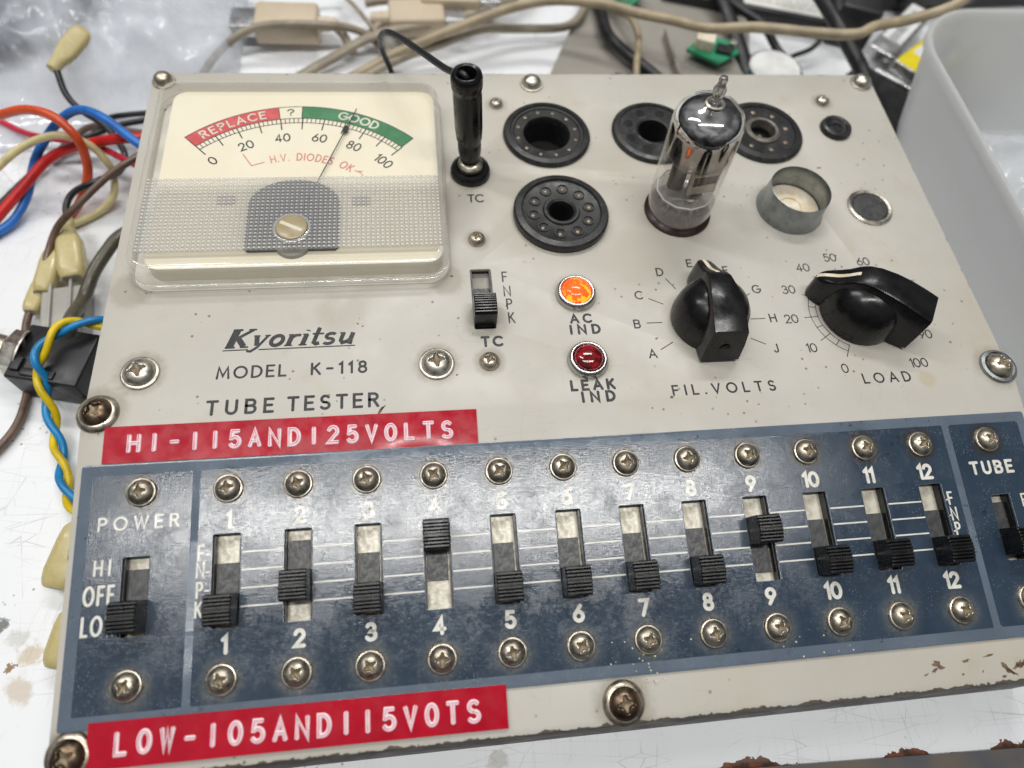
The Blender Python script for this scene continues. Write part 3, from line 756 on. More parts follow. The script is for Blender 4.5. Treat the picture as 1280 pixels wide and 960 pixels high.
# ---------------------------------------------------------------- switch plate (P2 frame; plate surface at h = .7)
PH = 0.7
slots = [(x - 3.05, -47.15, x + 3.2, -26.6) for x in SW_X] + [(-110.5, -47.5, -104.55, -30.35), (104.4, -47.2, 109.7, -30.6)]
sl = [rrect(*s, .45, 3) for s in slots]
bm = sheet_bm([rrect(-121.1, -65.5, 120.4, -8.75, .7, 3)] + sl, PH, 0.66, 0.12)
plate = link('switch_plate', bm, 'blue_light', TT, F2(0, 0, 0), angle=30)
def printed(x0, x1, hole, r=.3):
    bm = sheet_bm([rrect(x0, -62.75, x1, -11.4, r, 3)] + [rrect(s[0] - .12, s[1] - .12, s[2] + .12, s[3] + .12, .5, 3) for s in hole], PH + .012, .01)
    return link('printed_field', bm, 'blue_dark', plate, F2(0, 0, 0), smooth=False)
# children of the plate share its frame
def child(o): o.matrix_basis = Matrix.Identity(4); return o
child(printed(-118.45, -96.15, slots[12:13])); child(printed(-94.4, 95.55, slots[:12])); child(printed(97.5, 117.9, slots[13:], .8))
PZ = PH + .03
def plw(fn, name='lettering'):
    bm = bmesh.new(); fn(bm); link(name, bm, 'plate_white', plate, Matrix.Translation((0, 0, PZ * MM)), smooth=False)
UPN = [-87.7, -71.5, -55.7, -40.2, -23.9, -7.8, 8.1, 23.9, 39.8, 55.9, 71.9, 87.6]
for k in range(12):
    plw(lambda b: word(b, str(k + 1), UPN[k], -25.0, 3.3, .88 if k > 7 else .82, gap=.9, center=True))
    plw(lambda b: word(b, str(k + 1), UPN[k], -52.4, 3.3, .9, gap=.9, center=True))
plw(lambda b: word(b, 'POWER', -116.2, -24.0, 2.75, .5, -98.9))
plw(lambda b: word(b, 'TUBE', 100.9, -24.8, 2.9, .74, 112.7))
plw(lambda b: word(b, 'HI', -116.3, -33.8, 3.1, .5, -113.1, wsc=.72))
plw(lambda b: word(b, 'OFF', -118.0, -40.1, 3.8, .62, -111.9, wsc=.52))
plw(lambda b: word(b, 'LOW', -117.9, -46.5, 3.8, .62, -110.9, wsc=.55))
plw(lambda b: [word(b, c, -93.55, y - 1.6, 3.2, .5, gap=0, wsc=.62, center=True) for c, y in (('F', -30.55), ('N', -34.3), ('P', -38.7), ('K', -42.9))])
plw(lambda b: [word(b, c, 92.85, y - 1.5, 3.0, .5, gap=0, wsc=.66, center=True) for c, y in (('F', -30.6), ('N', -34.6), ('P', -38.4), ('K', -42.6))])
plw(lambda b: [word(b, c, x, y - 1.5, 3.0, .45, gap=0, wsc=.7) for c, x, y in (('E', 112.9, -32.4), ('S', 112.6, -38.6))])
def lines(b):
    for v in (-30.95, -34.95, -38.95, -42.95):
        for k in range(11): ribbon(b, [(SW_X[k] + 3.5, v), (SW_X[k + 1] - 3.35, v)], FLAT, .36, cap=False)
        ribbon(b, [(SW_X[0] - 3.35, v), (SW_X[0] - 4.5, v)], FLAT, .36, cap=False); ribbon(b, [(SW_X[11] + 3.5, v), (SW_X[11] + 4.4, v)], FLAT, .36, cap=False)
plw(lines, 'position_lines')

bm = bmesh.new(); rnd = random.Random(11)
for i in range(46):
    x = rnd.gauss(4.5, 4.2) if i < 36 else rnd.gauss(48, 4)
    v = rnd.uniform(-68, -57) if i < 36 else rnd.uniform(-66, -60)
    r = rnd.uniform(.10, .24)
    lathe(bm, [(r, 0), (r * .8, r * .8), (0, r)], 8, 0, x, v)
gr = link('grit_specks', bm, 'gritc', plate, Matrix.Translation((0, 0, (PH + .02) * MM)))
gr['kind'] = 'stuff'

# ---------------------------------------------------------------- slide switches
def make_switch(frame, slot_len, dull=False, hx=3.3):
    bm = bmesh.new(); L = slot_len / 2 + .8
    box(bm, -hx, hx, -L, L, -3.6, -2.25)
    # side rails of the frame
    pass
    o = link('slide_switch', bm, 'slide_dull' if dull else 'slide_silver', TT, frame, smooth=False)
    bm = bmesh.new(); box(bm, hx - .62, hx - .05, -L, L, -2.2, -.2); box(bm, -hx + .05, -hx + .5, -L, L, -2.2, -.2); box(bm, -hx, hx, L - .75, L - .1, -2.2, -.2)
    link('slot_frame', bm, 'slider_black', o, Matrix.Identity(4), smooth=False)
    return o
def make_slider(sw, dv, up=True):
    bm = bmesh.new()
    box(bm, -2.6, 2.25, dv - (3.4 if up else 10.2), dv + (10.2 if up else 3.4), -2.24, -1.7, .05)
    o = link('slider_strip', bm, 'slide_grey', sw, Matrix.Identity(4), smooth=False); return o
def knob_bm():
    bm = bmesh.new(); top = []
    n = 8; w = 6.3 / n
    for i in range(n):
        v = 3.15 - w * i
        zc = 6.95 - .75 * ((v - w / 2) / 3.3) ** 2
        top += [(v, zc - .30), (v - w * .2, zc + .06), (v - w * .62, zc + .06), (v - w * .82, zc - .30)]
    prof = [(-3.2, -.7), (3.2, -.7), (3.35, 0.4), (3.35, 5.7)] + top + [(-3.35, 5.7), (-3.35, .4)]
    xs = (-3.0, -2.85, 2.85, 3.0)
    def ring(x, s): return [(x, v * s, z if z < 5 else 5 + (z - 5) * (s if s == 1 else .92)) for v, z in prof]
    loft(bm, [ring(-3.0, .975), ring(-2.8, 1), ring(2.8, 1), ring(3.0, .975)])
    bmesh.ops.triangulate(bm, faces=[f for f in bm.faces if len(f.verts) > 4])
    return bm
KPOS = [-43.3, -39.3, -43.3, -30.6, -43.4, -43.4, -43.4, -43.4, -35.0, -43.5, -43.1, -43.4]
km = None
def add_knob(sw, dv, dx=0):
    global km
    if km is None:
        km = link('slider_knob', knob_bm(), 'slider_black', sw, Matrix.Translation((dx * MM, dv * MM, 0)), angle=25)
    else:
        c = km.copy(); COL.objects.link(c); c.parent = sw; c.matrix_basis = Matrix.Translation((dx * MM, dv * MM, 0))
sw0 = None
for k, x in enumerate(SW_X):
    fr = F2(x + .07, -36.9, .1)
    if sw0 is None: sw0 = make_switch(fr, 21); sw = sw0
    else:
        sw = sw0.copy(); COL.objects.link(sw); sw.parent = TT; sw.matrix_basis = fr
        f_ = [c for c in sw0.children if c.name.startswith('slot_frame')][0].copy(); COL.objects.link(f_); f_.parent = sw
    make_slider(sw, KPOS[k] + 36.9, KPOS[k] < -37); add_knob(sw, KPOS[k] + 36.9, random.uniform(-.1, .1))
sw = make_switch(F2(-107.5, -38.9, .1), 18, False, 3.1); make_slider(sw, -43.2 + 38.9); add_knob(sw, -43.2 + 38.9)
sw = make_switch(F2(107.1, -38.9, .1), 18, False, 2.8); make_slider(sw, -42.6 + 38.9); add_knob(sw, -42.6 + 38.9)
sw = make_switch(F1(-24.2, 33.8, -.2), 20, True, 3.0); make_slider(sw, -5.6); add_knob(sw, -5.6)

# ---------------------------------------------------------------- screws
def head_bm(Rr, H, ph=1.0):
    bm = bmesh.new(); NR, NS = 30, 72
    rings = []
    for i in range(NR + 1):
        r = Rr * (i / NR) ** .9 if i else 0
        ring = []
        for j in range(1 if i == 0 else NS):
            t = 2 * math.pi * j / NS; x, y = r * math.cos(t), r * math.sin(t)
            q = r / Rr; z = H * (1 - q ** 2.6) ** .62 if q < 1 else 0
            s = Rr / 3.35 * ph; X, Y = abs(x) / s, abs(y) / s
            d = max(X * Y * 1.5 - .78, max(X, Y) * 1.15 - 2.0)      # < 0 inside the cross
            k = min(1, max(0, -d / .30)); dep = (1.25 - .42 * (r / s)) * s
            z -= k * max(0, dep)
            ring.append(bm.verts.new((x, y, z)))
        rings.append(ring)
    for i in range(NR):
        a, b = rings[i], rings[i + 1]
        for j in range(NS):
            k = (j + 1) % NS
            f = bm.faces.new((a[0], b[j], b[k]) if len(a) == 1 else (a[j], b[j], b[k], a[k]))
            c = f.calc_center_median(); s = Rr / 3.35 * ph; X, Y = abs(c.x) / s, abs(c.y) / s
            if X * Y * 1.5 < .46 and max(X, Y) < 1.42: f.material_index = 1
    return bm
protos = {}
def screw(fr, Rr, H, mat, washer=None, wmat=None, key=None):
    key = (Rr, H, mat, washer)
    if key in protos: return copy_part(protos[key], TT, fr)
    o = link('screw', head_bm(Rr, H), [mat, 'recess'], TT, fr, angle=50)
    if washer:
        bm = bmesh.new(); lathe(bm, washer, 48)
        link('washer', bm, wmat or mat, o)
    protos[key] = o; return o
ring_w = [(2.95, .5), (3.2, .45), (3.4, .2), (3.4, -.15)]
rr_ = random.Random(5)
for k, x in enumerate(SW_X):
    screw(F2(x, -16.1, PH + .15, rr_.uniform(-.7, .7)), 3.05, 2.2, 'nickel', tuple(ring_w))
    screw(F2(x, -57.9, PH + .15, rr_.uniform(-.7, .7)), 3.05, 2.2, 'nickel', tuple(ring_w))
for x, v in ((-107.4, -15.75), (-107.65, -57.4), (107.4, -15.95), (107.4, -56.6)): screw(F2(x, v, PH + .15, rr_.uniform(-.7, .7)), 3.05, 2.2, 'nickel', tuple(ring_w))
bw = ((3.9, .5), (4.3, .5), (4.6, .3), (4.6, 0))
screw(F1(-111.2, 14.8, .15, .3), 4.1, 2.7, 'bright', bw); screw(F1(-37.8, 13.7, .15, .1), 4.1, 2.7, 'bright', bw)
cup = ((3.6, 1.1), (4.2, 1.0), (4.9, .25), (5.0, 0))
for fr in (F1(-119.4, 4.2, .1, .7), F2(.66, -71.0, .1, .1), F2(-118.3, -70.2, .1, .5), F2(118.0, -70.2, .1, .2)): screw(fr, 4.0, 3.1, 'bronze', cup, 'nickel')
star = ((4.2, .9), (5.0, .7), (5.2, .4), (5.2, 0))
screw(F1(118.4, 4.7, .1, .2), 3.9, 3.0, 'nickel', star, 'zinc')
for x, y, r, h, m in ((-24.0, 13.7, 2.75, 2.0, 'nickel'), (-24.4, 54.2, 2.6, 2.0, 'nickel'), (-14.0, 110.0, 2.35, 1.9, 'bright'), (100.0, 111.0, 2.5, 2.0, 'bright')):
    screw(F1(x, y, .05, rr_.uniform(-.7, .7)), r, h, m)
# plain domed nuts along the back edge
dome0 = None
for x, y, r in ((-119.0, 120.6, 3.0), (-1.2, 119.6, 3.3), (117.6, 120.3, 3.3)):
    bm = bmesh.new(); lathe(bm, [(r + .6, 0), (r + .5, .5), (r, .55), (r * .96, 1.3), (r * .8, 2.2), (r * .5, 2.9), (r * .2, 3.15), (0, 3.2)], 40)
    link('domed_screw', bm, 'nickel' if x < -100 else 'bright', TT, F1(x, y, 0))

# ---------------------------------------------------------------- tape labels
def tape(x0, x1, v0, v1, text, tx0, tx1, ty0, ty1, hgt, rot, bend=0):
    cx, cv = (x0 + x1) / 2, (v0 + v1) / 2; L = x1 - x0; W = abs(v0 - v1)
    bm = bmesh.new(); nu, nv = 70, 16
    def th_(u, v):    # the tape lifts and curls a little at its edges
        e = max(0, (.36 - v) / .36)
        return .3 - (.24 * e * e * math.exp(-((u - .83) / .085) ** 2) if bend else .04 * e * e) + .05 * mnoise.noise(Vector((u * 9, v * 1.2, bend * 3 + .5)))
    Vt = [[bm.verts.new((-L / 2 + L * i / nu, -W / 2 + W * j / nv, th_(i / nu, j / nv))) for j in range(nv + 1)] for i in range(nu + 1)]
    for i in range(nu):
        for j in range(nv): bm.faces.new((Vt[i][j], Vt[i + 1][j], Vt[i + 1][j + 1], Vt[i][j + 1]))
    ed = [e for e in bm.edges if e.is_boundary]
    ex = bmesh.ops.extrude_edge_only(bm, edges=ed)
    bmesh.ops.translate(bm, vec=(0, 0, -.26), verts=[v for v in ex['geom'] if isinstance(v, bmesh.types.BMVert)])
    bmesh.ops.recalc_face_normals(bm, faces=bm.faces)
    h0 = PH if cv < -60 else .05
    o = link('red_label', bm, 'label_red', TT, F2(cx, cv, h0 + .06, rot), angle=30)
    bm = bmesh.new()
    prof = [(1.45, 0), (1.05, .34), (.62, .36), (.38, .10), (-.38, .10), (-.62, .36), (-1.05, .34), (-1.45, 0)]
    n = len(text); adv = (tx1 - tx0 - 2.4) / (n - 1); rnd = random.Random(n)
    for i, c in enumerate(text):
        g = 'I' if c == '1' else c
        w = 2.2
        gw = G[g][0] or .01
        word(bm, g, tx0 + adv * i + 1.2 - cx, (ty0 + (ty1 - ty0) * i / n) - cv + rnd.uniform(-.08, .08), hgt, .74, gap=0, wsc=min(.95, w / (gw * hgt)), prof=prof, mis=[1, 1, 0, 2, 0, 1, 1], center=True)
    link('embossed_lettering', bm, ['label_white2', 'label_white', 'label_white2'], o, Matrix.Translation((0, 0, .27 * MM)), angle=60)
    return o
t1 = tape(-117.0, -28.55, -8.65, .25, 'HI-115AND125VOLTS', -111.3, -34.9, -6.0, -6.7, 3.8, R(-.2), 1)
t1['label'] = 'red embossed tape above the blue switch plate'
t2 = tape(-114.7, -26.1, -73.35, -64.25, 'LOW-105AND115VOTS', -109.0, -32.4, -70.75, -71.2, 4.0, R(-.3))
t2['label'] = 'red embossed tape along the front edge'

# ---------------------------------------------------------------- meter
MX0, MX1, MY0, MY1 = -117.6, -32.2, 38.6, 112.6
bm = bmesh.new()
loft(bm, [z_(rrect(MX0, MY0, MX1, MY1, 7), .05), z_(rrect(MX0, MY0, MX1, MY1, 7), 2.2), z_(rrect(MX0 + .5, MY0 + .5, MX1 - .5, MY1 - .5, 6.6), 2.7), z_(rrect(MX0 + 1.2, MY0 + 1.2, MX1 - 1.2, MY1 - 1.2, 6), 2.7)], cap0=False, cap1=False)
a = .9
loft(bm, [z_(rrect(MX0 + a, MY0 + a, MX1 - a, MY1 - a, 6), 2.6), z_(rrect(MX0 + a, MY0 + a, MX1 - a, MY1 - a, 6), 6.4), z_(rrect(MX0 + a + .35, MY0 + a + .35, MX1 - a - .35, MY1 - a - .35, 5.7), 7.5),
          z_(rrect(MX0 + a + 1.1, MY0 + a + 1.1, MX1 - a - 1.1, MY1 - a - 1.1, 5), 8.25), z_(rrect(MX0 + a + 2.2, MY0 + a + 2.2, MX1 - a - 2.2, MY1 - a - 2.2, 4.2), 8.5)], cap0=False, cap1=False)
meter = link('meter', bm, 'lens_edge', TT, F1(0, 0, 0), angle=80)
def mchild(name, bm, mat, **kw): return link(name, bm, mat, meter, Matrix.Identity(4), **kw)
bm = bmesh.new()
q = a + 2.2
bm.faces.new([bm.verts.new(p) for p in z_(rrect(MX0 + q, MY0 + q, MX1 - q, MY1 - q, 4.2), 8.5)])
mchild('clear_window', bm, 'lens')
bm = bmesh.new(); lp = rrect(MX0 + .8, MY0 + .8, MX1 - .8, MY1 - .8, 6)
loft(bm, [z_(lp, .12), z_(lp, .2)]); mchild('rim_lightener', bm, 'lightener_white', smooth=False)  # added pale plate, brightens what shows through the cover rim
bm = bmesh.new()
loft(bm, [z_(rrect(-112.6, 42.6, -34.6, 109.4, 4), 0.2), z_(rrect(-112.6, 42.6, -34.6, 109.4, 4), 5.4)])
mchild('dial_face', bm, 'dial', angle=30)
MC = (-75.0, 54.7)
def mpt(r, a_): return (MC[0] + r * math.cos(R(a_)), MC[1] + r * math.sin(R(a_)))
def band(b, a0, a1, r0=43.2, r1=48.1, n=40):
    P = [mpt(r0, a0 + (a1 - a0) * i / n) for i in range(n + 1)]; Q = [mpt(r1, a0 + (a1 - a0) * i / n) for i in range(n + 1)]
    vp = [b.verts.new((*p, 5.45)) for p in P]; vq = [b.verts.new((*p, 5.45)) for p in Q]
    for i in range(n): b.faces.new((vp[i], vq[i], vq[i + 1], vp[i + 1]))
for nm, a0, a1, mt in (('replace_band', 132.3, 98.0, 'scale_red'), ('good_band', 89.2, 45.8, 'scale_green')):
    bm = bmesh.new(); band(bm, a0, a1); bmesh.ops.recalc_face_normals(bm, faces=bm.faces); mchild(nm, bm, mt, smooth=False)
bm = bmesh.new()
K_ = (132.3 - 45.5) / 10
for r in (43.15, 41.3): ribbon(bm, [mpt(r, 132.3 - 86.8 * i / 60) for i in range(61)], FLAT, .22)
for i in range(51):
    big = i % 5 == 0; aa = 132.3 - 86.8 * i / 50
    ribbon(bm, [mpt(43.1, aa), mpt(38.7 if i % 5 == 0 else 41.2, aa)], FLAT, .34 if big else .22, zoff=.004 * (1 + i % 3))
ribbon(bm, [mpt(48.15, 132.5 - 86.6 * i / 60) for i in range(61)], FLAT, .2, zoff=.012)
for aa in (132.4, 97.8, 89.3, 45.7): ribbon(bm, [mpt(43.1, aa), mpt(48.1, aa)], FLAT, .24, zoff=.016)
bmesh.ops.translate(bm, vec=(0, 0, 5.47), verts=bm.verts); mchild('scale_marks', bm, 'ink', smooth=False)
bm = bmesh.new()
for v in range(0, 101, 20): arc_word(bm, str(v), *MC, 33.9, 132.3 - .868 * v, 2.9, .42, .6, .9)
arc_word(bm, '?', *MC, 44.4, 93.6, 2.6, .38, 0, 1.3)
bmesh.ops.translate(bm, vec=(0, 0, 5.47), verts=bm.verts); mchild('scale_numbers', bm, 'ink', smooth=False)
bm = bmesh.new()
arc_word(bm, 'REPLACE', *MC, 44.3, 115.3, 2.8, .5, 1.15); arc_word(bm, 'GOOD', *MC, 44.4, 67.5, 2.8, .6, .75)
bmesh.ops.translate(bm, vec=(0, 0, 5.5), verts=bm.verts); mchild('band_lettering', bm, 'scale_white', smooth=False)
bm = bmesh.new()
arc_word(bm, 'H.V. DIODES OK', *MC, 26.0, 80.5, 2.6, .34, .70, .72)
ribbon(bm, [(-90.5, 83.2), (-87.8, 78.7), (-84.4, 80.0)], FLAT, .28); ribbon(bm, [(-58.6, 76.4), (-57.0, 75.6), (-56.2, 74.2)], FLAT, .28); ribbon(bm, [(-57.6, 76.0), (-56.4, 76.0)], FLAT, .28)
bmesh.ops.translate(bm, vec=(0, 0, 5.47), verts=bm.verts); mchild('scale_note', bm, 'red_ink', smooth=False)
bm = bmesh.new()
ndl = [(-74.6, 55.6, 6.5), (-58.1, 100.6, 6.5)]
tube(bm, ndl, .17, 6, smooth=False)
d = Vector((16.5, 45.0)).normalized(); c0 = Vector((-61.3, 92.0)); nn = Vector((-d.y, d.x))
loft(bm, [[(*(c0 - d * 2.1), 6.3), (*(c0 + nn * .95), 6.3), (*(c0 + d * 2.1), 6.3), (*(c0 - nn * .95), 6.3)], [(*(c0 - d * 2.1), 6.6), (*(c0 + nn * .95), 6.6), (*(c0 + d * 2.1), 6.6), (*(c0 - nn * .95), 6.6)]])
mchild('needle', bm, 'ink', smooth=False)
# dark movement piece and brackets behind the prismatic strip
bm = bmesh.new()
P = [(-86.6, 47.3), (-63.5, 47.3), (-62.6, 48.3), (-62.6, 63.5)] + [(-75 + 12.4 * math.cos(R(t)), 63.5 + 9.0 * math.sin(R(t))) for t in range(10, 180, 10)] + [(-87.5, 63.5), (-87.5, 48.3)]
loft(bm, [z_(P, 5.45), z_(P, 6.0)]); mchild('movement', bm, 'movement_grey', smooth=False)
bm = bmesh.new(); lathe(bm, [(4.8, 5.5), (4.4, 6.3), (0, 6.5)], 30, 0, -74.8, 49.6); mchild('movement_boss', bm, 'grey_plastic')
bm = bmesh.new()
for x, y in ((-93.7, 65.6), (-56.7, 64.6)): box(bm, x - 2.4, x + 2.4, y - 1.5, y + 1.5, 5.42, 6.0, .2)
mchild('fixing_tab', bm, 'tab_grey', smooth=False)
# pyramid pattern
bm = bmesh.new(); zx0, zx1, zy0, zy1 = -114.3, -34.5, 45.6, 71.1; nx, ny = 62, 21
for i in range(nx):
    for j in range(ny):
        dx, dy = (zx1 - zx0) / nx, (zy1 - zy0) / ny; x, y = zx0 + dx * i, zy0 + dy * j
        A4 = [bm.verts.new((x + dx * u, y + dy * v, 8.53)) for u, v in ((0, 0), (1, 0), (1, 1), (0, 1))]
        B4 = [bm.verts.new((x + dx * u, y + dy * v, 8.53 + .42)) for u, v in ((.30, .30), (.74, .30), (.74, .74), (.30, .74))]
        for k in range(4): bm.faces.new((A4[k], A4[(k + 1) % 4], B4[(k + 1) % 4], B4[k])).material_index = 1 if k in (0, 3) else 2  # grey and pale slopes paint in the light-dark contrast of refraction
        bm.faces.new(B4)
mchild('prismatic_strip', bm, ['prism_top', 'prism_groove', 'lens_prism'], smooth=False)
bm = bmesh.new()
lathe(bm, [(5.0, 8.5), (5.0, 9.1), (4.6, 9.35), (4.3, 9.35), (4.2, 9.0)], 40)
mchild('adjuster_ring', bm, 'lens_prism'); bpy.data.objects['adjuster_ring'].matrix_basis = Matrix.Translation((-74.6 * MM, 52.4 * MM, 0))
bm = bmesh.new()
lathe(bm, [(4.15, 8.6), (4.1, 9.5), (3.7, 9.75), (0, 9.8)], 40)
box(bm, -3.3, 3.3, -.55, .55, 9.70, 9.86, .05, 1, Matrix.Rotation(R(-28), 4, 'Z'))
link('zero_adjuster', bm, ['adjuster_tan', 'adjuster_slot'], meter, Matrix.Translation((-74.6 * MM, 52.4 * MM, 0)))

# ---------------------------------------------------------------- valve sockets
def socket_flange(x, y, r, prof, name='tube_socket'):
    bm = bmesh.new(); lathe(bm, prof, 64); return link(name, bm, 'phenolic', TT, F1(x, y, 0), angle=30)
def contacts(o, n, r, rad, z, mat, a0=0, hollow=False, skip=()):
    bm = bmesh.new()
    for i in range(n):
        if i in skip: continue
        t = a0 + 2 * math.pi * i / n
        if hollow: lathe(bm, [(rad * 1.25, z - .1), (rad * 1.2, z + .25), (rad, z + .25), (rad * .9, z - 1.0), (0, z - 1.0)], 16, 0, r * math.cos(t), r * math.sin(t))
        else: lathe(bm, [(rad, z - .4), (rad, z), (rad * .6, z + .15), (0, z + .15)], 14, 0, r * math.cos(t), r * math.sin(t))
    return link('contact', bm, mat, o)
_, x, y, r = SOCK[0]
o = socket_flange(x, y, r, [(14, 0), (14, .9), (13.4, 1.6), (11.9, 1.9), (11.6, 1.4), (10.9, 1.35), (10.6, 1.0), (8.4, .9), (7.6, .9), (7.3, .3), (7.2, -1.5)])
bm = bmesh.new(); lathe(bm, [(7.25, -1), (7.2, -9), (0, -9)], 40); link('socket_well', bm, 'void', o)
contacts(o, 12, 9.5, .62, 1.05, 'contact', .2)
_, x, y, r = SOCK[1]
o = socket_flange(x, y, r, [(13.6, 0), (13.6, .8), (13.0, 1.4), (11.6, 1.6), (11.4, 1.2), (5.9, 1.2), (5.6, 1.4), (5.1, 1.2), (5.0, -1.0)])
bm = bmesh.new(); lathe(bm, [(5.05, -.6), (5.0, -8), (0, -8)], 40); link('socket_well', bm, 'void', o)
contacts(o, 8, 8.6, 1.55, 1.26, 'void', .35)  # black discs painted as the shade in open pin holes
_, x, y, r = SOCK[2]
o = socket_flange(x, y, r, [(13.8, 0), (13.8, .8), (13.1, 1.5), (11.2, 1.7), (10.9, 1.2), (6.2, 1.1), (4.2, 1.1), (4.0, -3), (0, -3.2)])
contacts(o, 8, 8.6, .8, 1.15, 'contact', .1)
bm = bmesh.new(); lathe(bm, [(5.9, 1.0), (5.8, 1.6), (5.0, 2.1), (4.3, 1.9), (4.1, .8), (4.1, -2.9)], 40); link('centre_sleeve', bm, 'dull_ring', o)
bm = bmesh.new(); lathe(bm, [(1.0, -3.1), (1.0, -1.6), (.7, -1.2), (0, -1.1)], 16); link('centre_pin', bm, 'contact', o)
_, x, y, r = SOCK[3]
o = socket_flange(x, y, r, [(14.2, 0), (14.25, 1.9), (13.7, 2.5), (12.0, 2.7), (11.7, 2.1), (10.9, 1.9), (5.6, 1.9), (5.2, 2.5), (4.5, 2.5), (3.8, 2.0), (3.7, 0)])
bm = bmesh.new(); lathe(bm, [(3.75, .6), (3.7, -8), (0, -8)], 40); link('socket_well', bm, 'void', o)
contacts(o, 10, 8.5, 1.45, 2.0, 'phenolic', .15, True)
contacts(o, 10, 8.5, 1.3, 1.62, 'void', .15)  # black discs again stand for shade inside the cups
contacts(o, 10, 8.7, .6, 1.9, 'contact', .15)
# the socket the test tube stands in: only its dark brown rim shows
bm = bmesh.new(); lathe(bm, [(10.2, 0), (10.2, .7), (9.9, 1.0), (8.6, 1.7), (8.5, -3), (0, -3.1)], 56)
link('tube_socket', bm, 'brown_bakelite', TT, F1(37.58, 63.33, 0), angle=30)

# metal shield collar with a ceramic socket in it
bm = bmesh.new(); lathe(bm, [(10.5, 0), (10.35, .5), (9.9, 1.4), (9.5, 4), (9.25, 8.2), (9.2, 8.6), (9.05, 8.7), (8.9, 8.5), (9.1, 4), (9.3, .3)], 64)
shd = link('shield_collar', bm, 'zinc', TT, F1(73.9, 63.5, 0), angle=45)
bm = bmesh.new(); lathe(bm, [(9.0, .2), (9.0, .9), (8.6, 1.2), (3.4, 1.2), (3.2, .8), (2.2, .8), (0, .9)], 48); link('ceramic_socket', bm, 'ceramic', shd)
# black centred eyelet, rubber grommet
bm = bmesh.new(); lathe(bm, [(7.2, 0), (7.1, .5), (6.5, .95), (5.8, .8), (5.5, .3), (5.4, -.2)], 48)
eye = link('socket_eyelet', bm, 'bright', TT, F1(100.6, 63.0, 0))
bm = bmesh.new(); lathe(bm, [(5.45, .12), (5.2, .42), (4.4, .5), (0, .5)], 40)
for i in range(7): lathe(bm, [(.45, .45), (.45, .56), (0, .56)], 10, 0, 3.0 * math.cos(i * .9), 3.0 * math.sin(i * .9))
link('eyelet_disc', bm, 'disc_dark', eye)
bm = bmesh.new(); lathe(bm, [(5.3, 0), (5.3, .8), (4.9, 1.7), (4.0, 2.0), (3.4, 1.7), (3.2, 1.3), (2.4, 1.2), (2.1, 1.5), (1.4, 1.5), (1.1, 1.0), (0, .9)], 48)
link('rubber_grommet', bm, 'phenolic', TT, F1(100.4, 97.6, 0))

# ---------------------------------------------------------------- indicator lamps
def lamp(x, y, s, jewel, lab):
    bm = bmesh.new(); lathe(bm, [(5.8 * s, 0), (5.78 * s, .35), (5.7 * s, .8), (5.52 * s, 1.35), (5.25 * s, 1.78), (4.95 * s, 2.02), (4.7 * s, 2.08), (4.45 * s, 2.0), (4.28 * s, 1.75), (4.15 * s, 1.3), (4.1 * s, .8)], 56)
    o = link('indicator_lamp', bm, 'chrome', TT, F1(x, y, 0), angle=60); o['label'] = lab
    bm = bmesh.new(); lathe(bm, [(4.15 * s, 1.0), (4.05 * s, 2.0), (3.5 * s, 2.75), (2.5 * s, 3.3), (1.3 * s, 3.6), (0, 3.7)], 48)
    link('jewel', bm, jewel, o, angle=60)
lamp(1.9, 34.1, 1.0, 'amber', 'lit orange pilot lamp in a chrome bezel'); lamp(2.15, 12.6, .96, 'ruby', 'unlit dark red pilot lamp in a chrome bezel')

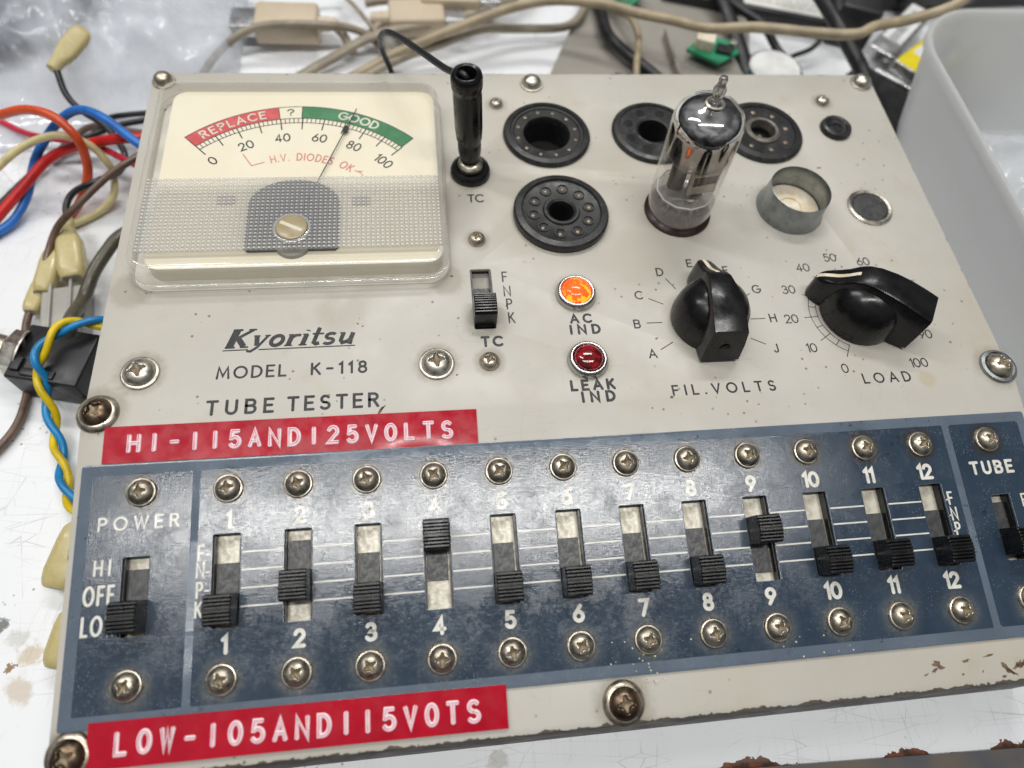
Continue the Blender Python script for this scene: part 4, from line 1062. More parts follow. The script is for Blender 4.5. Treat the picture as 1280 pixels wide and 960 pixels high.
# ---------------------------------------------------------------- pointer knobs
def pointer_knob(x, y, ang, s, lab, kt=1.0, kn=1.0, slope=0.0):
    bm = bmesh.new()
    lathe(bm, [(10.4, .5), (10.5, 1.6), (10.25, 4.6), (9.5, 7.6), (8.2, 10.0), (6.2, 11.8), (3.5, 12.8), (0, 13.1)], 64)
    o = link('pointer_knob', bm, 'bakelite', TT, F1(x, y, 0, ang) @ Matrix.Scale(s, 4), angle=50); o['label'] = lab
    st = [(-13.4, 5.1, 12.6), (-10, 5.1, 13.4), (-6, 4.9, 14.3), (-2, 4.6, 14.8), (2, 4.1, 14.9), (5, 3.7, 14.4), (7.2, 3.4, 13.2), (9, 3.15, 11.4), (11, 3.0, 9.9), (13, 2.7, 8.9), (14.6, 2.2, 8.1), (15.6, 1.5, 7.3), (16.2, .7, 6.4)]
    loops = []
    st = [(t * (kt if t < 0 else kn), w, h) for t, w, h in st]
    T0 = st[0][0]
    for t, w, h in st:
        z0 = .45 if t > T0 else 1.2
        w1 = w * .92
        c = min(.8, w * .4)
        loops.append([(t, -w - .25, z0), (t, w + .25, z0), (t, w + .15, h * .55), (t, w1, h - c), (t, w1 - c * .3, h - c * .3), (t, w1 - c, h), (t, -w1 + c, h), (t, -w1 + c * .3, h - c * .3), (t, -w1, h - c), (t, -w - .15, h * .55)])
        if t == T0: loops[-1] = [(a_ + slope * (c_ - 1.2) / 11.4, b_, c_) for a_, b_, c_ in loops[-1]]
        elif t < T0 + 4: loops[-1] = [(a_ + slope * .55 * (c_ - .45) / 12, b_, c_) for a_, b_, c_ in loops[-1]]
    bm = bmesh.new(); loft(bm, loops); bmesh.ops.recalc_face_normals(bm, faces=bm.faces)
    link('pointer', bm, 'bakelite', o, angle=40)
    bm = bmesh.new()
    box(bm, -13.2, 6.0, 4.25, 4.75, 12.7, 13.3, .1)   # raised shoulder lines beside the ridge
    box(bm, -13.2, 6.0, -4.75, -4.25, 12.7, 13.3, .1)
    bm.free()
    bm = bmesh.new(); P = [(6.6, 13.63), (7.2, 13.25), (8.2, 12.25), (9, 11.45), (10, 10.65), (11, 9.95), (12, 9.42), (13, 8.95), (14.6, 8.15), (15.6, 7.4), (16.1, 6.7)]; P = [(t * kn, h) for t, h in P]
    rows = [[bm.verts.new((t, sgn * .55, h + .05)) for sgn in (1, -1)] for t, h in P]
    for a_, b_ in zip(rows, rows[1:]): bm.faces.new((a_[0], a_[1], b_[1], b_[0]))
    link('pointer_line', bm, 'ceramic', o, smooth=False)
    bm = bmesh.new(); lathe(bm, [(1.55, 0), (1.35, .08), (1.2, -.0), (0, .02)], 24)
    link('set_screw_hole', bm, 'void', o, Matrix.Translation(((T0 - .02 + slope * .42) * MM, 0, 6.0 * MM)) @ Matrix.Rotation(R(-90), 4, 'Y'))  # flat black disc, shade of a hole painted on the tail
pointer_knob(FC[0], FC[1], R(90), 1.0, 'black chicken-head knob pointing at E', 1.0, 1.0, 2.1)
pointer_knob(LC[0], LC[1], R(147), 1.06, 'black chicken-head knob pointing between 30 and 40', 1.05, .9)

# ---------------------------------------------------------------- top-cap jack
bm = bmesh.new(); lathe(bm, [(6.0, 0), (6.05, 1.3), (5.7, 2.3), (4.9, 2.9), (3.9, 2.6), (3.6, 2.2), (3.3, 2.0), (3.2, -2), (0, -2.1)], 48)
jack = link('test_jack', bm, 'bakelite', TT, F1(-24.5, 80.2, 0), angle=50)

# ---------------------------------------------------------------- the tube under test
tubeT = empty('vacuum_tube', 'small glass vacuum tube with silvered top and pip, standing in a socket of the tester', 'vacuum tube', (37.58, 63.33, HP + .6))
tubeT.scale = (.925, .925, 1)
tubeT.rotation_euler = (R(-1.2), R(-2.4), 0)
def tc(name, prof, mat, seg=56, **kw):
    bm = bmesh.new(); lathe(bm, prof, seg); return link(name, bm, mat, tubeT, Matrix.Identity(4), **kw)
outer = [(0, .8), (8.5, .8), (9.9, 1.6), (10.4, 3.2), (10.5, 8), (10.5, 31.5), (10.3, 33.6), (9.6, 35.4), (8.2, 36.9), (6.2, 37.9), (4.0, 38.5), (2.6, 38.9), (1.6, 39.3), (0, 39.4)]
tc('glass_envelope', outer, 'glass')
tc('glass_pip', [(0, 38.9), (2.1, 38.9), (1.7, 39.6), (1.35, 40.6), (1.5, 41.4), (1.85, 42.3), (1.8, 43.3), (1.25, 44.2), (1.1, 45.2), (1.25, 46.0), (1.0, 46.7), (0, 47.0)], 'pip_glass', 32)
tc('pip_collar', [(2.9, 38.72), (2.8, 39.1), (2.2, 39.25), (1.8, 39.0)], 'bright', 32)
inn = [(10.25, 27.6), (10.25, 31.5), (10.05, 33.4), (9.35, 35.15), (8.0, 36.6), (6.1, 37.6), (3.9, 38.2), (2.4, 38.6), (1.5, 39.2), (0, 39.3)]
tc('getter_mirror', inn, 'getter')
tc('getter_skirt', [(10.22, 19.5), (10.22, 22.0), (10.23, 25.0), (10.25, 27.6)], 'getter_fade')
tc('mica_spacer', [(8.6, 21.6), (8.6, 22.0), (0, 22.0)], 'mica', 12); 
tc('mica_spacer', [(9.3, 8.6), (9.3, 9.0), (0, 9.0)], 'mica', 12)
tc('mica_rim', [(8.6, 21.9), (8.95, 22.0), (8.95, 22.25), (8.6, 22.3)], 'white_plastic', 12); tc('mica_rim', [(8.9, 8.9), (9.25, 9.0), (9.25, 9.25), (8.9, 9.3)], 'white_plastic', 12)
tc('glass_base', [(9.9, 1.4), (10.25, 3.2), (10.3, 6.4), (9.6, 7.0), (7.5, 6.4), (0, 6.2)], 'glass_milky')
bm = bmesh.new()
for cx in (-3.4, 3.0): loft(bm, [z_(rrect(cx - 2.6, -2.2, cx + 2.6, 2.2, 2.0), 9.0), z_(rrect(cx - 2.6, -2.2, cx + 2.6, 2.2, 2.0), 21.6)])
link('anode', bm, 'anode', tubeT, Matrix.Rotation(R(-25), 4, 'Z'))
bm = bmesh.new()
for z0, z1 in ((10.2, 13.4), (16.6, 20.2)): box(bm, -1.0, 7.6, -4.2, -3.0, z0, z1, .15)
box(bm, -1.2, -.6, -4.3, -3.0, 10, 20.6); box(bm, 7.2, 7.8, -4.3, -3.0, 10, 20.6)
link('anode_plate', bm, 'anode_light', tubeT, Matrix.Rotation(R(8), 4, 'Z'), smooth=False)
bm = bmesh.new(); box(bm, -.6, 7.2, -3.9, -3.2, 13.4, 16.6, .1)
link('anode_slot', bm, 'anode', tubeT, Matrix.Rotation(R(8), 4, 'Z'), smooth=False)
bm = bmesh.new()
for i in range(9):
    t = R(40 * i + 10); tube(bm, [(5.9 * math.cos(t), 5.9 * math.sin(t), 1.0), (5.7 * math.cos(t), 5.7 * math.sin(t), 9.0)], .45, 8, smooth=False)
link('pin_wires', bm, 'bright', tubeT)
bm = bmesh.new()
tube(bm, [(3.2 * math.cos(R(a)), 3.2 * math.sin(R(a)), 25.2) for a in range(0, 361, 20)], .5, 8, 1)
link('getter_ring', bm, 'anode', tubeT)

# ---------------------------------------------------------------- test plug with its black lead
pg = empty('test_plug', 'black test plug standing in the jack, with thin black lead arching behind the panel', 'test plug', (-24.5, 80.2, HP + 2.2))
pg.rotation_euler = (R(1.0), R(-3.4), 0)
bm = bmesh.new(); lathe(bm, [(0, 3.6), (2.9, 3.6), (3.1, 5.0), (3.4, 7.5), (3.4, 10.2), (3.3, 10.9), (3.7, 12.0), (3.95, 16), (4.0, 27.0), (3.85, 28.4), (3.9, 29.0), (4.2, 29.6), (4.3, 30.8), (4.3, 32.6), (4.0, 33.8), (3.3, 34.2), (2.7, 33.9), (2.35, 32.4), (2.3, 27), (0, 26.5)], 40)
link('plug_body', bm, 'bakelite', pg, angle=50)
bm = bmesh.new(); lathe(bm, [(1.9, -2.5), (2.0, .4), (3.7, .6), (3.75, 1.9), (3.2, 2.5), (2.6, 2.8), (2.5, 3.7)], 32); link('plug_collar', bm, 'nickel', pg)
bm = bmesh.new()
lead = [(-25.6, 80.2, 75.5), (-27.0, 80.6, 79.6), (-31.0, 86.0, 76.9), (-37.0, 97.0, 73.4), (-43.6, 110.0, 68.9), (-48.0, 118.0, 64.9), (-50.3, 124.4, 57.6), (-49.8, 128.6, 49.6), (-47.8, 132.0, 39.3), (-46.5, 134.0, 25), (-46, 135, 12)]
mw = pg.matrix_basis
pg_m = Matrix.Translation(Vector((-24.5, 80.2, HP + 2.2))) @ pg.rotation_euler.to_matrix().to_4x4()
inv = pg_m.inverted()
tube(bm, [inv @ Vector(p) for p in lead], .95, 12, 8); link('lead', bm, 'cable_black', pg)

# ---------------------------------------------------------------- loose wiring to the left
def wire(name, label, P, r, mat, cat='wire', group=None, parts=None, seg=12):
    bm = bmesh.new(); tube(bm, P, r, seg, 8)
    o = link(name, bm, mat, None); return tag(o, label, cat, group)
GW = 'loose wires left of the tester'
W_orange = [(-195, 135, 17), (-188.3, 132.4, 20), (-181.6, 129.4, 24), (-169.6, 126.7, 29), (-159.4, 122.2, 30), (-153.4, 117.5, 25), (-153.7, 115.0, 16), (-156.5, 111.8, 9), (-160.6, 107.7, 4), (-164.2, 101.7, 2.5)]
W_blue = [(-187.9, 95.8, 2.2), (-185.3, 98.1, 2.2), (-181.1, 102.6, 3), (-177.1, 110.6, 6), (-173.0, 120.2, 13), (-166.0, 125.7, 20), (-158.3, 127.4, 26), (-151.1, 125.9, 29.5), (-142.7, 120.5, 30.5), (-133.0, 112.7, 28), (-125.5, 109.2, 24)]
W_red = [(-191, 94.5, 3), (-185.0, 101.4, 5.5), (-177.4, 110.8, 9), (-169.2, 119.9, 13), (-160.6, 122.5, 16), (-148.9, 121.4, 20), (-139.7, 119.6, 23), (-125, 121.4, 22)]
W_pink = [(-202, 154, 4), (-194.8, 148.9, 4), (-185.0, 142.2, 5), (-173.8, 136.0, 8), (-165.0, 132.5, 10), (-153.6, 125.1, 15), (-138.8, 113.4, 18.5), (-125.4, 103.3, 21)]
W_cream = [(-190, 106, 13), (-181.6, 112.4, 17), (-174.7, 117.4, 20), (-166.5, 120.4, 22.5), (-159.4, 121.1, 23), (-151.8, 119.7, 20), (-148.4, 117.7, 14), (-148.2, 116.6, 9), (-148.9, 110.9, 5), (-154.0, 106.3, 2), (-160.6, 101.4, 2), (-164.8, 99.3, 2)]
W_black1 = [(-193, 104, 2), (-188.1, 110.5, 2), (-182.1, 119.6, 3), (-174.6, 130.6, 4), (-170.4, 133.9, 5), (-160.3, 136.8, 8), (-148.5, 140.8, 10), (-130, 142.6, 12), (-124, 143, 12)]
W_black2 = [(-167.8, 153.9, 22.5), (-165.6, 147.3, 18), (-160.9, 142.4, 15), (-153.2, 137.2, 13), (-147.7, 130.4, 11), (-145.6, 125.3, 9), (-146.1, 117.2, 10), (-150.0, 110.5, 13), (-158.5, 107.4, 11), (-161.4, 103.2, 9), (-160.7, 98.1, 8), (-159.0, 93.7, 7)]
W_black3 = [(-163, 145.5, 2.4), (-156.5, 149.6, 5), (-150.1, 149.0, 7), (-143.6, 148.7, 8), (-133.7, 148.4, 9), (-124, 146, 10)]
W_brownup = [(-176, 131, 2), (-166.9, 141.5, 4.5), (-160.9, 143.0, 7), (-154.9, 139.7, 9.5), (-142.3, 134.2, 12.5), (-132.5, 130.4, 14), (-124, 128, 15)]
W_brown = [(-124.6, 113.8, 25), (-128.6, 111.2, 26), (-134.8, 106.4, 25.5), (-142.5, 101.7, 23), (-152.7, 92.8, 18.5), (-159.2, 89.0, 14), (-162.6, 82.4, 10), (-165.3, 69.3, 6), (-168.1, 59.0, 3), (-166.2, 48.7, 2), (-163.4, 37.1, 2), (-163.5, 24.9, 2), (-167.0, 16.5, 2), (-172, 10.5, 2)]
W_olive = [(-127, 93, 13), (-134, 90, 13), (-140.1, 85.7, 12.5), (-143.0, 80.9, 12), (-146.9, 72.5, 10.5), (-148.9, 63.2, 9), (-148.5, 51.4, 14), (-147.3, 43.7, 9), (-145.4, 35.6, 4), (-143.0, 24.5, 3.5), (-140, 12, 3)]
wire('insulated_wire', 'orange wire looping over the cream wire', W_orange, 1.55, 'w_orange', group=GW)
wire('insulated_wire', 'bright blue wire arching over the others to the tester', W_blue, 1.5, 'w_blue', group=GW)
wire('insulated_wire', 'thick glossy red wire running down to the left picture edge', W_red, 1.75, 'w_red', group=GW)
wire('insulated_wire', 'thin crimson wire passing behind the orange loop', W_pink, 1.15, 'w_pink', group=GW)
wire('insulated_wire', 'pale yellow cream wire curving under the orange one', W_cream, 1.3, 'w_cream', group=GW)
wire('insulated_wire', 'black wire lying along the thick red wire', W_black1, 1.15, 'w_black', group=GW)
wire('insulated_wire', 'short black wire entering the tester behind the blue arch', W_black3, 1.1, 'w_black', group=GW)
wire('insulated_wire', 'short brown wire crossing behind the blue arch', W_brownup, 1.25, 'w_brown', group=GW)
wire('insulated_wire', 'long brown wire sweeping down past the black jack', W_brown, 1.2, 'w_brown', group=GW)
wire('insulated_wire', 'fat olive grey sleeve hugging the left side of the tester', W_olive, 2.1, 'w_olive', group=GW)

def boot_bm(L=11, w=9.5, t=6, neck=6, nr=2.3):
    """vinyl boot: flat housing tapering to a round neck, long axis +x"""
    bm = bmesh.new(); lo = []
    for x, ww, tt, rr in ((-neck - L * .25, nr, nr, .98), (-L * .25, nr * 1.15, nr * 1.1, .9), (L * .0, w * .43, t * .47, .55), (L * .2, w * .5, t * .5, .75), (L * .72, w * .5, t * .5, .7), (L * .88, w * .46, t * .47, .75), (L * .97, w * .40, t * .42, .8), (L, w * .35, t * .36, .8)):
        r = min(ww, tt) * rr
        lo.append([(x, y, z) for y, z in rrect(-ww, -tt, ww, tt, max(.05, r), 4)])
    loft(bm, lo)
    # open mouth
    lo = [[(x, y, z) for y, z in rrect(-w * .28, -t * .26, w * .28, t * .26, .5, 3)] for x in (L + .02, L + .06)]
    loft(bm, lo, mi=1)
    bmesh.ops.recalc_face_normals(bm, faces=bm.faces); return bm
def orient(p, d, roll=0.0):
    x = Vector(d).normalized(); z = Vector((0, 0, 1)); y = z.cross(x).normalized(); z = x.cross(y)
    m = Matrix((x, y, z)).transposed().to_4x4(); m.translation = Vector(p) * MM
    return m @ Matrix.Rotation(roll, 4, 'X')
bw_ = empty('insulated_wire', 'black wire ending in a yellowed vinyl connector boot in front of the plastic bag', 'wire', (-168.6, 154.7, 0), GW)
bm = bmesh.new(); tube(bm, [Vector(p) - Vector((-168.6, 154.7, 0)) for p in W_black2], 1.15, 12, 8); link('conductor', bm, 'w_black', bw_)
link('connector_boot', boot_bm(13, 7, 4.2, 4, 2.1), ['boot', 'dark_plastic'], bw_, Matrix.Translation(Vector((168.6, -154.7, 0)) * MM) @ orient((-166.0, 160.5, 24), (.42, .87, .12), .5))

GB = 'yellowed crimp connectors by the tester'
def boot(label, p, d, L, w, t, neck, roll=0, mats=('boot', 'grey_plastic')):
    o = link('crimp_connector', boot_bm(L, w, t, neck, 1.8), list(mats), None, orient(p, d, roll)); return tag(o, label, 'connector', GB)
boot('yellowed connector boot on the black wire above the grey block', (-157.2, 87, 9.5), (.20, -.97, -.10), 15, 8.5, 6, 5)
boot('narrow yellow connector boot left of the grey block', (-162.5, 82, 7.5), (-.05, -.98, -.06), 14, 6.5, 5.2, 4)
boot('lower yellow connector boot beside the long brown wire', (-165.6, 73, 4.5), (-.10, -.98, 0), 11, 5.5, 4.5, 3)
boot('short yellowed connector boot under the left rim beside OFF', (-137.5, -12, 5.2), (-.24, -.95, -.05), 16, 10, 8, 5)
boot('yellowed connector boot under the left rim below the power switch', (-134.5, -35, 4.6), (-.16, -.98, -.02), 13, 10, 8, 4)
bm = bmesh.new()
box(bm, -6.5, 6.5, -11, 9, 0.1, 7.5, .8)
for x in (-3.4, 2.6): box(bm, x - .5, x + .5, -8, 12, 7.4, 8.6, .3)
o = link('terminal_block', bm, 'grey_plastic', None, Matrix.Translation(Vector((-155.8, 61.0, 0)) * MM) @ Matrix.Rotation(R(8), 4, 'Z'))
tag(o, 'grey plastic terminal block under the yellowed connectors', 'terminal block')

# audio jack: black moulded body, hex nut on a threaded collar
jk = empty('jack_socket', 'black panel jack with chrome hexagon nut lying on the bench', 'jack socket', (-152, 40.5, 0))
mj = Matrix.Rotation(R(-13), 4, 'Z')
bm = bmesh.new(); box(bm, -10.5, 11, -9.2, 9.2, .1, 13.5, .7)
box(bm, -9.5, -6.5, -7, -2.5, 13.2, 14.6, .3); box(bm, -6, 4, -8.2, -5.6, 13.2, 14.2, .3); box(bm, -4.5, -1.5, 2, 6, 13.3, 14.0, .3)
link('jack_body', bm, 'dark_plastic', jk, mj, angle=30)
bm = bmesh.new(); lathe(bm, [(4.6, 0), (4.6, 9.5), (4.2, 10), (3.3, 10), (3.2, 2), (0, 2)], 36)
mn = mj @ Matrix.Translation(Vector((-10.4, 0.6, 8.2)) * MM) @ Matrix.Rotation(R(-72), 4, 'Y')
link('threaded_collar', bm, 'nickel', jk, mn)
bm = bmesh.new()
lathe(bm, [(8.2, .4), (8.3, .9), (8.0, 1.3), (6.4, 1.3)], 40)
lathe(bm, [(6.6, 1.3), (7.2, 1.6), (7.2, 4.8), (6.4, 5.4), (4.9, 5.4), (4.7, 5.0)], 6)
link('hex_nut', bm, 'bright', jk, mn, angle=20)

# twisted pair
PC = catmull([(-128, 49.5, 12), (-139.4, 48.9, 17), (-145.8, 47.3, 19), (-150.2, 42.7, 19), (-152.9, 36.7, 17.5), (-153.0, 31.6, 13), (-151.9, 23.7, 7), (-150.5, 17.5, 4.5), (-148.0, 10.2, 3.8), (-146.1, 4.2, 3.8), (-144.0, -1.2, 3.8), (-138.0, -8.0, 3.8), (-130, -12, 4)], 14)
tp = empty('twisted_wire_pair', 'blue and yellow wires twisted together running down beside the tester', 'wire', (-150, 20, 0))
def strand(ph):
    s = 0; out = []
    for i, p in enumerate(PC):
        if i: s += (p - PC[i - 1]).length
        d = (PC[min(i + 1, len(PC) - 1)] - PC[max(0, i - 1)]).normalized()
        u = d.cross(Vector((0, 0, 1))).normalized(); v = u.cross(d); a = 2 * math.pi * s / 20 + ph
        out.append(p + (u * math.cos(a) + v * math.sin(a)) * 1.15 - Vector((-150, 20, 0)))
    return out[::2] + [out[-1]]
for nm, ph, mt in (('blue_wire', 3.6, 'w_sky'), ('yellow_wire', 3.6 + math.pi, 'w_yellow')):
    bm = bmesh.new(); tube(bm, strand(ph), 1.1, 12, 3); link(nm, bm, mt, tp)

# ---------------------------------------------------------------- plastic bag with grey fleece, top left
def crumple(x0, x1, y0, y1, fn, nx, ny):
    bm = bmesh.new()
    V = [[bm.verts.new(fn(x0 + (x1 - x0) * i / nx, y0 + (y1 - y0) * j / ny, i / nx, j / ny)) for j in range(ny + 1)] for i in range(nx + 1)]
    for i in range(nx):
        for j in range(ny): bm.faces.new((V[i][j], V[i + 1][j], V[i + 1][j + 1], V[i][j + 1]))
    return bm
def ridge(p): return 1 - abs(mnoise.noise(p)) * 2
def bagf(x, y, u, v):
    e = min(1, min(u, 1 - u, v, 1 - v) * 7) ** .6
    b = 20 + 11 * mnoise.noise(Vector((x * .018, y * .018, 3))) + 5 * ridge(Vector((x * .03 + y * .012, y * .022, 1.3))) + 5.5 * max(0, ridge(Vector((x * .042 + 9, y * .05 - x * .02, 2.2)))) ** 5 + 4 * max(0, ridge(Vector((x * .03 - y * .05, y * .03, 6.6)))) ** 6 + 3.0 * ridge(Vector((x * .075, y * .06 + x * .045, 5.1))) + 1.6 * ridge(Vector((x * .16 + y * .05, y * .15, 8.1))) + .9 * mnoise.noise(Vector((x * .2, y * .2, 9)))
    near = min(1, max(0, (y - 146 + (x + 190) * -.08) / 26)); near = near * near * (3 - 2 * near)
    return (x + 3 * mnoise.noise(Vector((x * .05, y * .05, 7))), y + 3 * mnoise.noise(Vector((x * .05, y * .05, 17))), .6 + max(.2, b * (.16 + .84 * near)) * e)
bm = crumple(-262, -112, 138, 300, bagf, 120, 130); bmesh.ops.recalc_face_normals(bm, faces=bm.faces)
o = link('plastic_bag', bm, 'film', angle=180); tag(o, 'crumpled clear plastic bag bulging behind the loose wires', 'plastic bag')
bm = bmesh.new(); tube(bm, [(-178.5, 212, 37), (-176, 210, 37.5), (-173, 210.5, 38), (-170.5, 213.5, 38.5)], .9, 8, 6); link('blue_print_mark', bm, 'blue_print', o)
def fleecef(x, y, u, v):
    dx, dy = (u - .5) * 2, (v - .5) * 2; r = min(1, math.sqrt(dx * dx + dy * dy))
    return (x, y, .3 + 26 * math.sqrt(max(0, 1 - r ** 3)) * (.8 + .35 * mnoise.noise(Vector((x * .03, y * .03, 2)))) + 2.2 * mnoise.noise(Vector((x * .12, y * .12, 4))) * (1 - r))
bm = crumple(-266, -166, 172, 292, fleecef, 60, 70)
bmesh.ops.delete(bm, geom=[v for v in bm.verts if ((v.co.x + 216) / 50) ** 2 + ((v.co.y - 232) / 60) ** 2 > .97], context='VERTS')
bmesh.ops.recalc_face_normals(bm, faces=bm.faces)
o = link('fleece_bundle', bm, 'fleece', None, Matrix.Translation((0, 0, -.004)), angle=180)
o.location = (-.004, .006, -.0)
tag(o, 'grey fleecy bundle inside the plastic bag at top left', 'fabric')

# ---------------------------------------------------------------- cables and clutter behind the tester
def cable(label, P, r, mat, parts=(), flat=1.0, name='cable', group='cables behind the tester', cat='cable'):
    c0 = Vector((P[len(P) // 2][0], P[len(P) // 2][1], 0))
    if not parts:
        bm = bmesh.new(); tube(bm, P, r, 12, 8, flat=flat); return tag(link(name, bm, mat), label, cat, group)
    o = empty(name, label, cat, c0, group)
    bm = bmesh.new(); tube(bm, [Vector(p) - c0 for p in P], r, 12, 8, flat=flat); link('jacket', bm, mat, o)
    for nm, b, m, mw in parts: link(nm, b, m, o, Matrix.Translation(-c0 * MM) @ mw, angle=30)
    return o
cab1 = [(-131, 150, 4), (-129.0, 159.6, 5), (-124.6, 175.8, 5), (-120.0, 185.7, 6), (-112.3, 190.2, 10), (-103.8, 192.6, 13), (-92.5, 193.4, 14), (-76.6, 194.6, 13), (-65.1, 197.9, 9), (-57.1, 197.3, 4.5), (-50, 188, 3)]
cab2 = [(-102, 150, 3.3), (-94.5, 166.8, 3.6), (-83.9, 177.3, 4), (-72.6, 186.0, 5), (-60.2, 192.6, 8), (-45.5, 197.3, 10), (-24.8, 203.1, 10), (0, 216, 10), (20, 235, 8)]
cab3 = [(-84, 156, 3), (-72.4, 169.2, 4), (-61.1, 177.5, 4.5), (-49.3, 183.9, 7), (-32.3, 187.1, 13), (-15.3, 192.1, 17), (1.9, 197.4, 20), (19.1, 199.6, 22), (38.8, 194.9, 24), (54.3, 187.1, 25), (66.7, 181.8, 26), (80.8, 175.4, 27), (98.2, 170.7, 31), (117.6, 160.6, 36), (130.5, 154.4, 40), (138.6, 156.6, 42), (153.9, 158.5, 44), (169.1, 160.3, 49), (180, 168, 54), (190, 182, 58)]
cab3b = [(-73, 164, 3), (-61.2, 174.8, 3.3), (-46.1, 183.2, 6), (-28.9, 188.7, 9), (-11.5, 195.6, 11), (3.1, 200.6, 8), (21.4, 203.1, 6.5), (30.1, 205.5, 7), (36.3, 212.8, 8), (41.5, 230.3, 8)]
def plug_part(p, d, L, w, t, shell=8):
    b = bmesh.new(); box(b, 0, L, -w / 2, w / 2, -t / 2, t / 2, 1.6); s = bmesh.new(); box(s, L - .5, L + shell, -w * .36, w * .36, -t * .3, t * .3, .4)
    g = bmesh.new(); lathe(g, [(2.2, -8), (2.8, -6), (2.6, -5.6), (3.0, -3), (2.8, -2.6), (3.2, .2)], 20); bmesh.ops.rotate(g, matrix=Matrix.Rotation(R(90), 3, 'Y'), verts=g.verts)
    m = orient(p, d); return [('plug', b, 'beige_plug', m), ('metal_shell', s, 'steel', m), ('strain_relief', g, 'beige_plug', m)]
cable('grey beige cable arching over the lying USB plug', cab1, 1.6, 'beige_cable')
cable('flat beige cable rising from behind the meter', cab2, 2.4, 'beige_cable', flat=.7)
cable('long tan cable snaking across the whole clutter to the bin', cab3, 2.05, 'tan_cable')
cable('second beige cable running beside the long tan one', cab3b, 1.9, 'beige_cable')
cable('cable with beige moulded USB plug and metal shell, left one', [(-66, 190, 4), (-70, 199, 6), (-75, 202, 8), (-80, 202.4, 8.0)], 1.9, 'beige_cable', plug_part((-79.5, 202.3, 8), (-1, .02, 0), 26, 17, 9, 10))
cable('cable with beige moulded USB plug beside the arching black lead', [(-62, 196, 5), (-58, 199, 6), (-54, 203, 8), (-50, 205, 9)], 1.9, 'beige_cable', plug_part((-50, 205, 9), (.99, .04, 0), 24, 15, 9, 9))
cable('cable with pale beige plug at the top edge', [(-60, 214, 10), (-52, 216, 10), (-42, 217, 10), (-36, 217, 11)], 1.9, 'beige_cable', plug_part((-36, 217, 11), (.99, -.03, 0), 26, 16, 9, 9))
cable('thick black cable curving over the grey sheet metal', [(43, 245, 8), (44.4, 224.5, 8), (44.5, 209.8, 9), (45.0, 195.0, 9.5), (51.8, 181.9, 9.5), (60.3, 170.8, 9), (67.3, 160.6, 8), (74, 150, 6)], 2.6, 'cable_black')
cable('thin tan cable lying on the grey sheet metal', [(49, 222, 8), (51.9, 213.1, 9), (55.6, 203.3, 12.4), (57.3, 191.2, 12), (53.2, 171.7, 11), (51.9, 158, 6)], 1.5, 'tan_cable')
cable('thick black cable running down between tester and bin', [(136, 214, 26), (139, 192, 25), (141, 178.0, 24), (145.9, 162.3, 20), (150.2, 148.0, 15), (155.3, 137.9, 11), (162, 131.0, 8)], 3.2, 'cable_black')
cable('black cable crossing the black power unit', [(96, 238, 14), (101, 222, 13), (108.4, 208.9, 13), (117, 199.1, 12), (124, 190, 6), (131, 180, 4)], 1.9, 'cable_black')
cable('black flat ribbon cable dropping beside the green circuit board', [(99, 232, 14), (102.0, 214.4, 12.5), (104, 202.0, 10), (106, 190.0, 7), (107.5, 176.1, 4), (109.8, 163.1, 3)], 3.3, 'cable_black', flat=.5)

bm = bmesh.new(); P = [(43, 262), (40.5, 226.1), (30.4, 205.9), (18.8, 179.1), (10, 158), (104, 158), (107.8, 178.6), (115.4, 207.2), (118, 262)]
loft(bm, [z_(P, 1.6), z_(P, 4.6)]); box(bm, 72, 73.2, 160, 200, 4.5, 9.5); 
o = link('sheet_metal_chassis', bm, 'plate_grey', None, smooth=False); tag(o, 'grey sheet metal chassis lying flat behind the sockets', 'metal chassis')
def board(label, P, z, extra):
    o = empty('circuit_board', label, 'circuit board', (P[0][0], P[0][1], z)); c = Vector((P[0][0], P[0][1], 0))
    bm = bmesh.new(); Q = [(x - c.x, y - c.y) for x, y in P]; loft(bm, [z_(Q, 0), z_(Q, 1.5)]); link('board', bm, 'pcb', o, smooth=False)
    for nm, x, y, w, d, h, m in extra:
        bm = bmesh.new(); box(bm, -w / 2, w / 2, -d / 2, d / 2, 1.5, 1.5 + h, .3); link(nm, bm, m, o, Matrix.Translation(Vector((x - c.x, y - c.y, 0)) * MM) @ Matrix.Rotation(R(-20), 4, 'Z'), smooth=False)
    return o
board('small green circuit board with white connector below the tan cable', [(88.5, 195.5), (79, 186.3), (91.5, 176.8), (102.5, 184), (101.5, 191.5)], 8, [('connector', 87.0, 188.2, 8, 7, 5, 'ceramic'), ('chip', 95.5, 184.6, 7, 5, 2, 'dark_plastic'), ('capacitor', 99.8, 187.5, 3, 3, 3, 'bright')])
board('scrap of green circuit board at the top edge', [(52, 219), (58, 214), (68, 224), (60, 232)], 9, [('connector', 57, 219, 4, 4, 3, 'white_plastic')])
board('dark edged circuit board scrap poking out behind the back rim', [(44, 172.5), (39, 165), (66, 160), (64, 168)], 5, [('chip', 48, 167, 10, 5, 3, 'dark_plastic')])

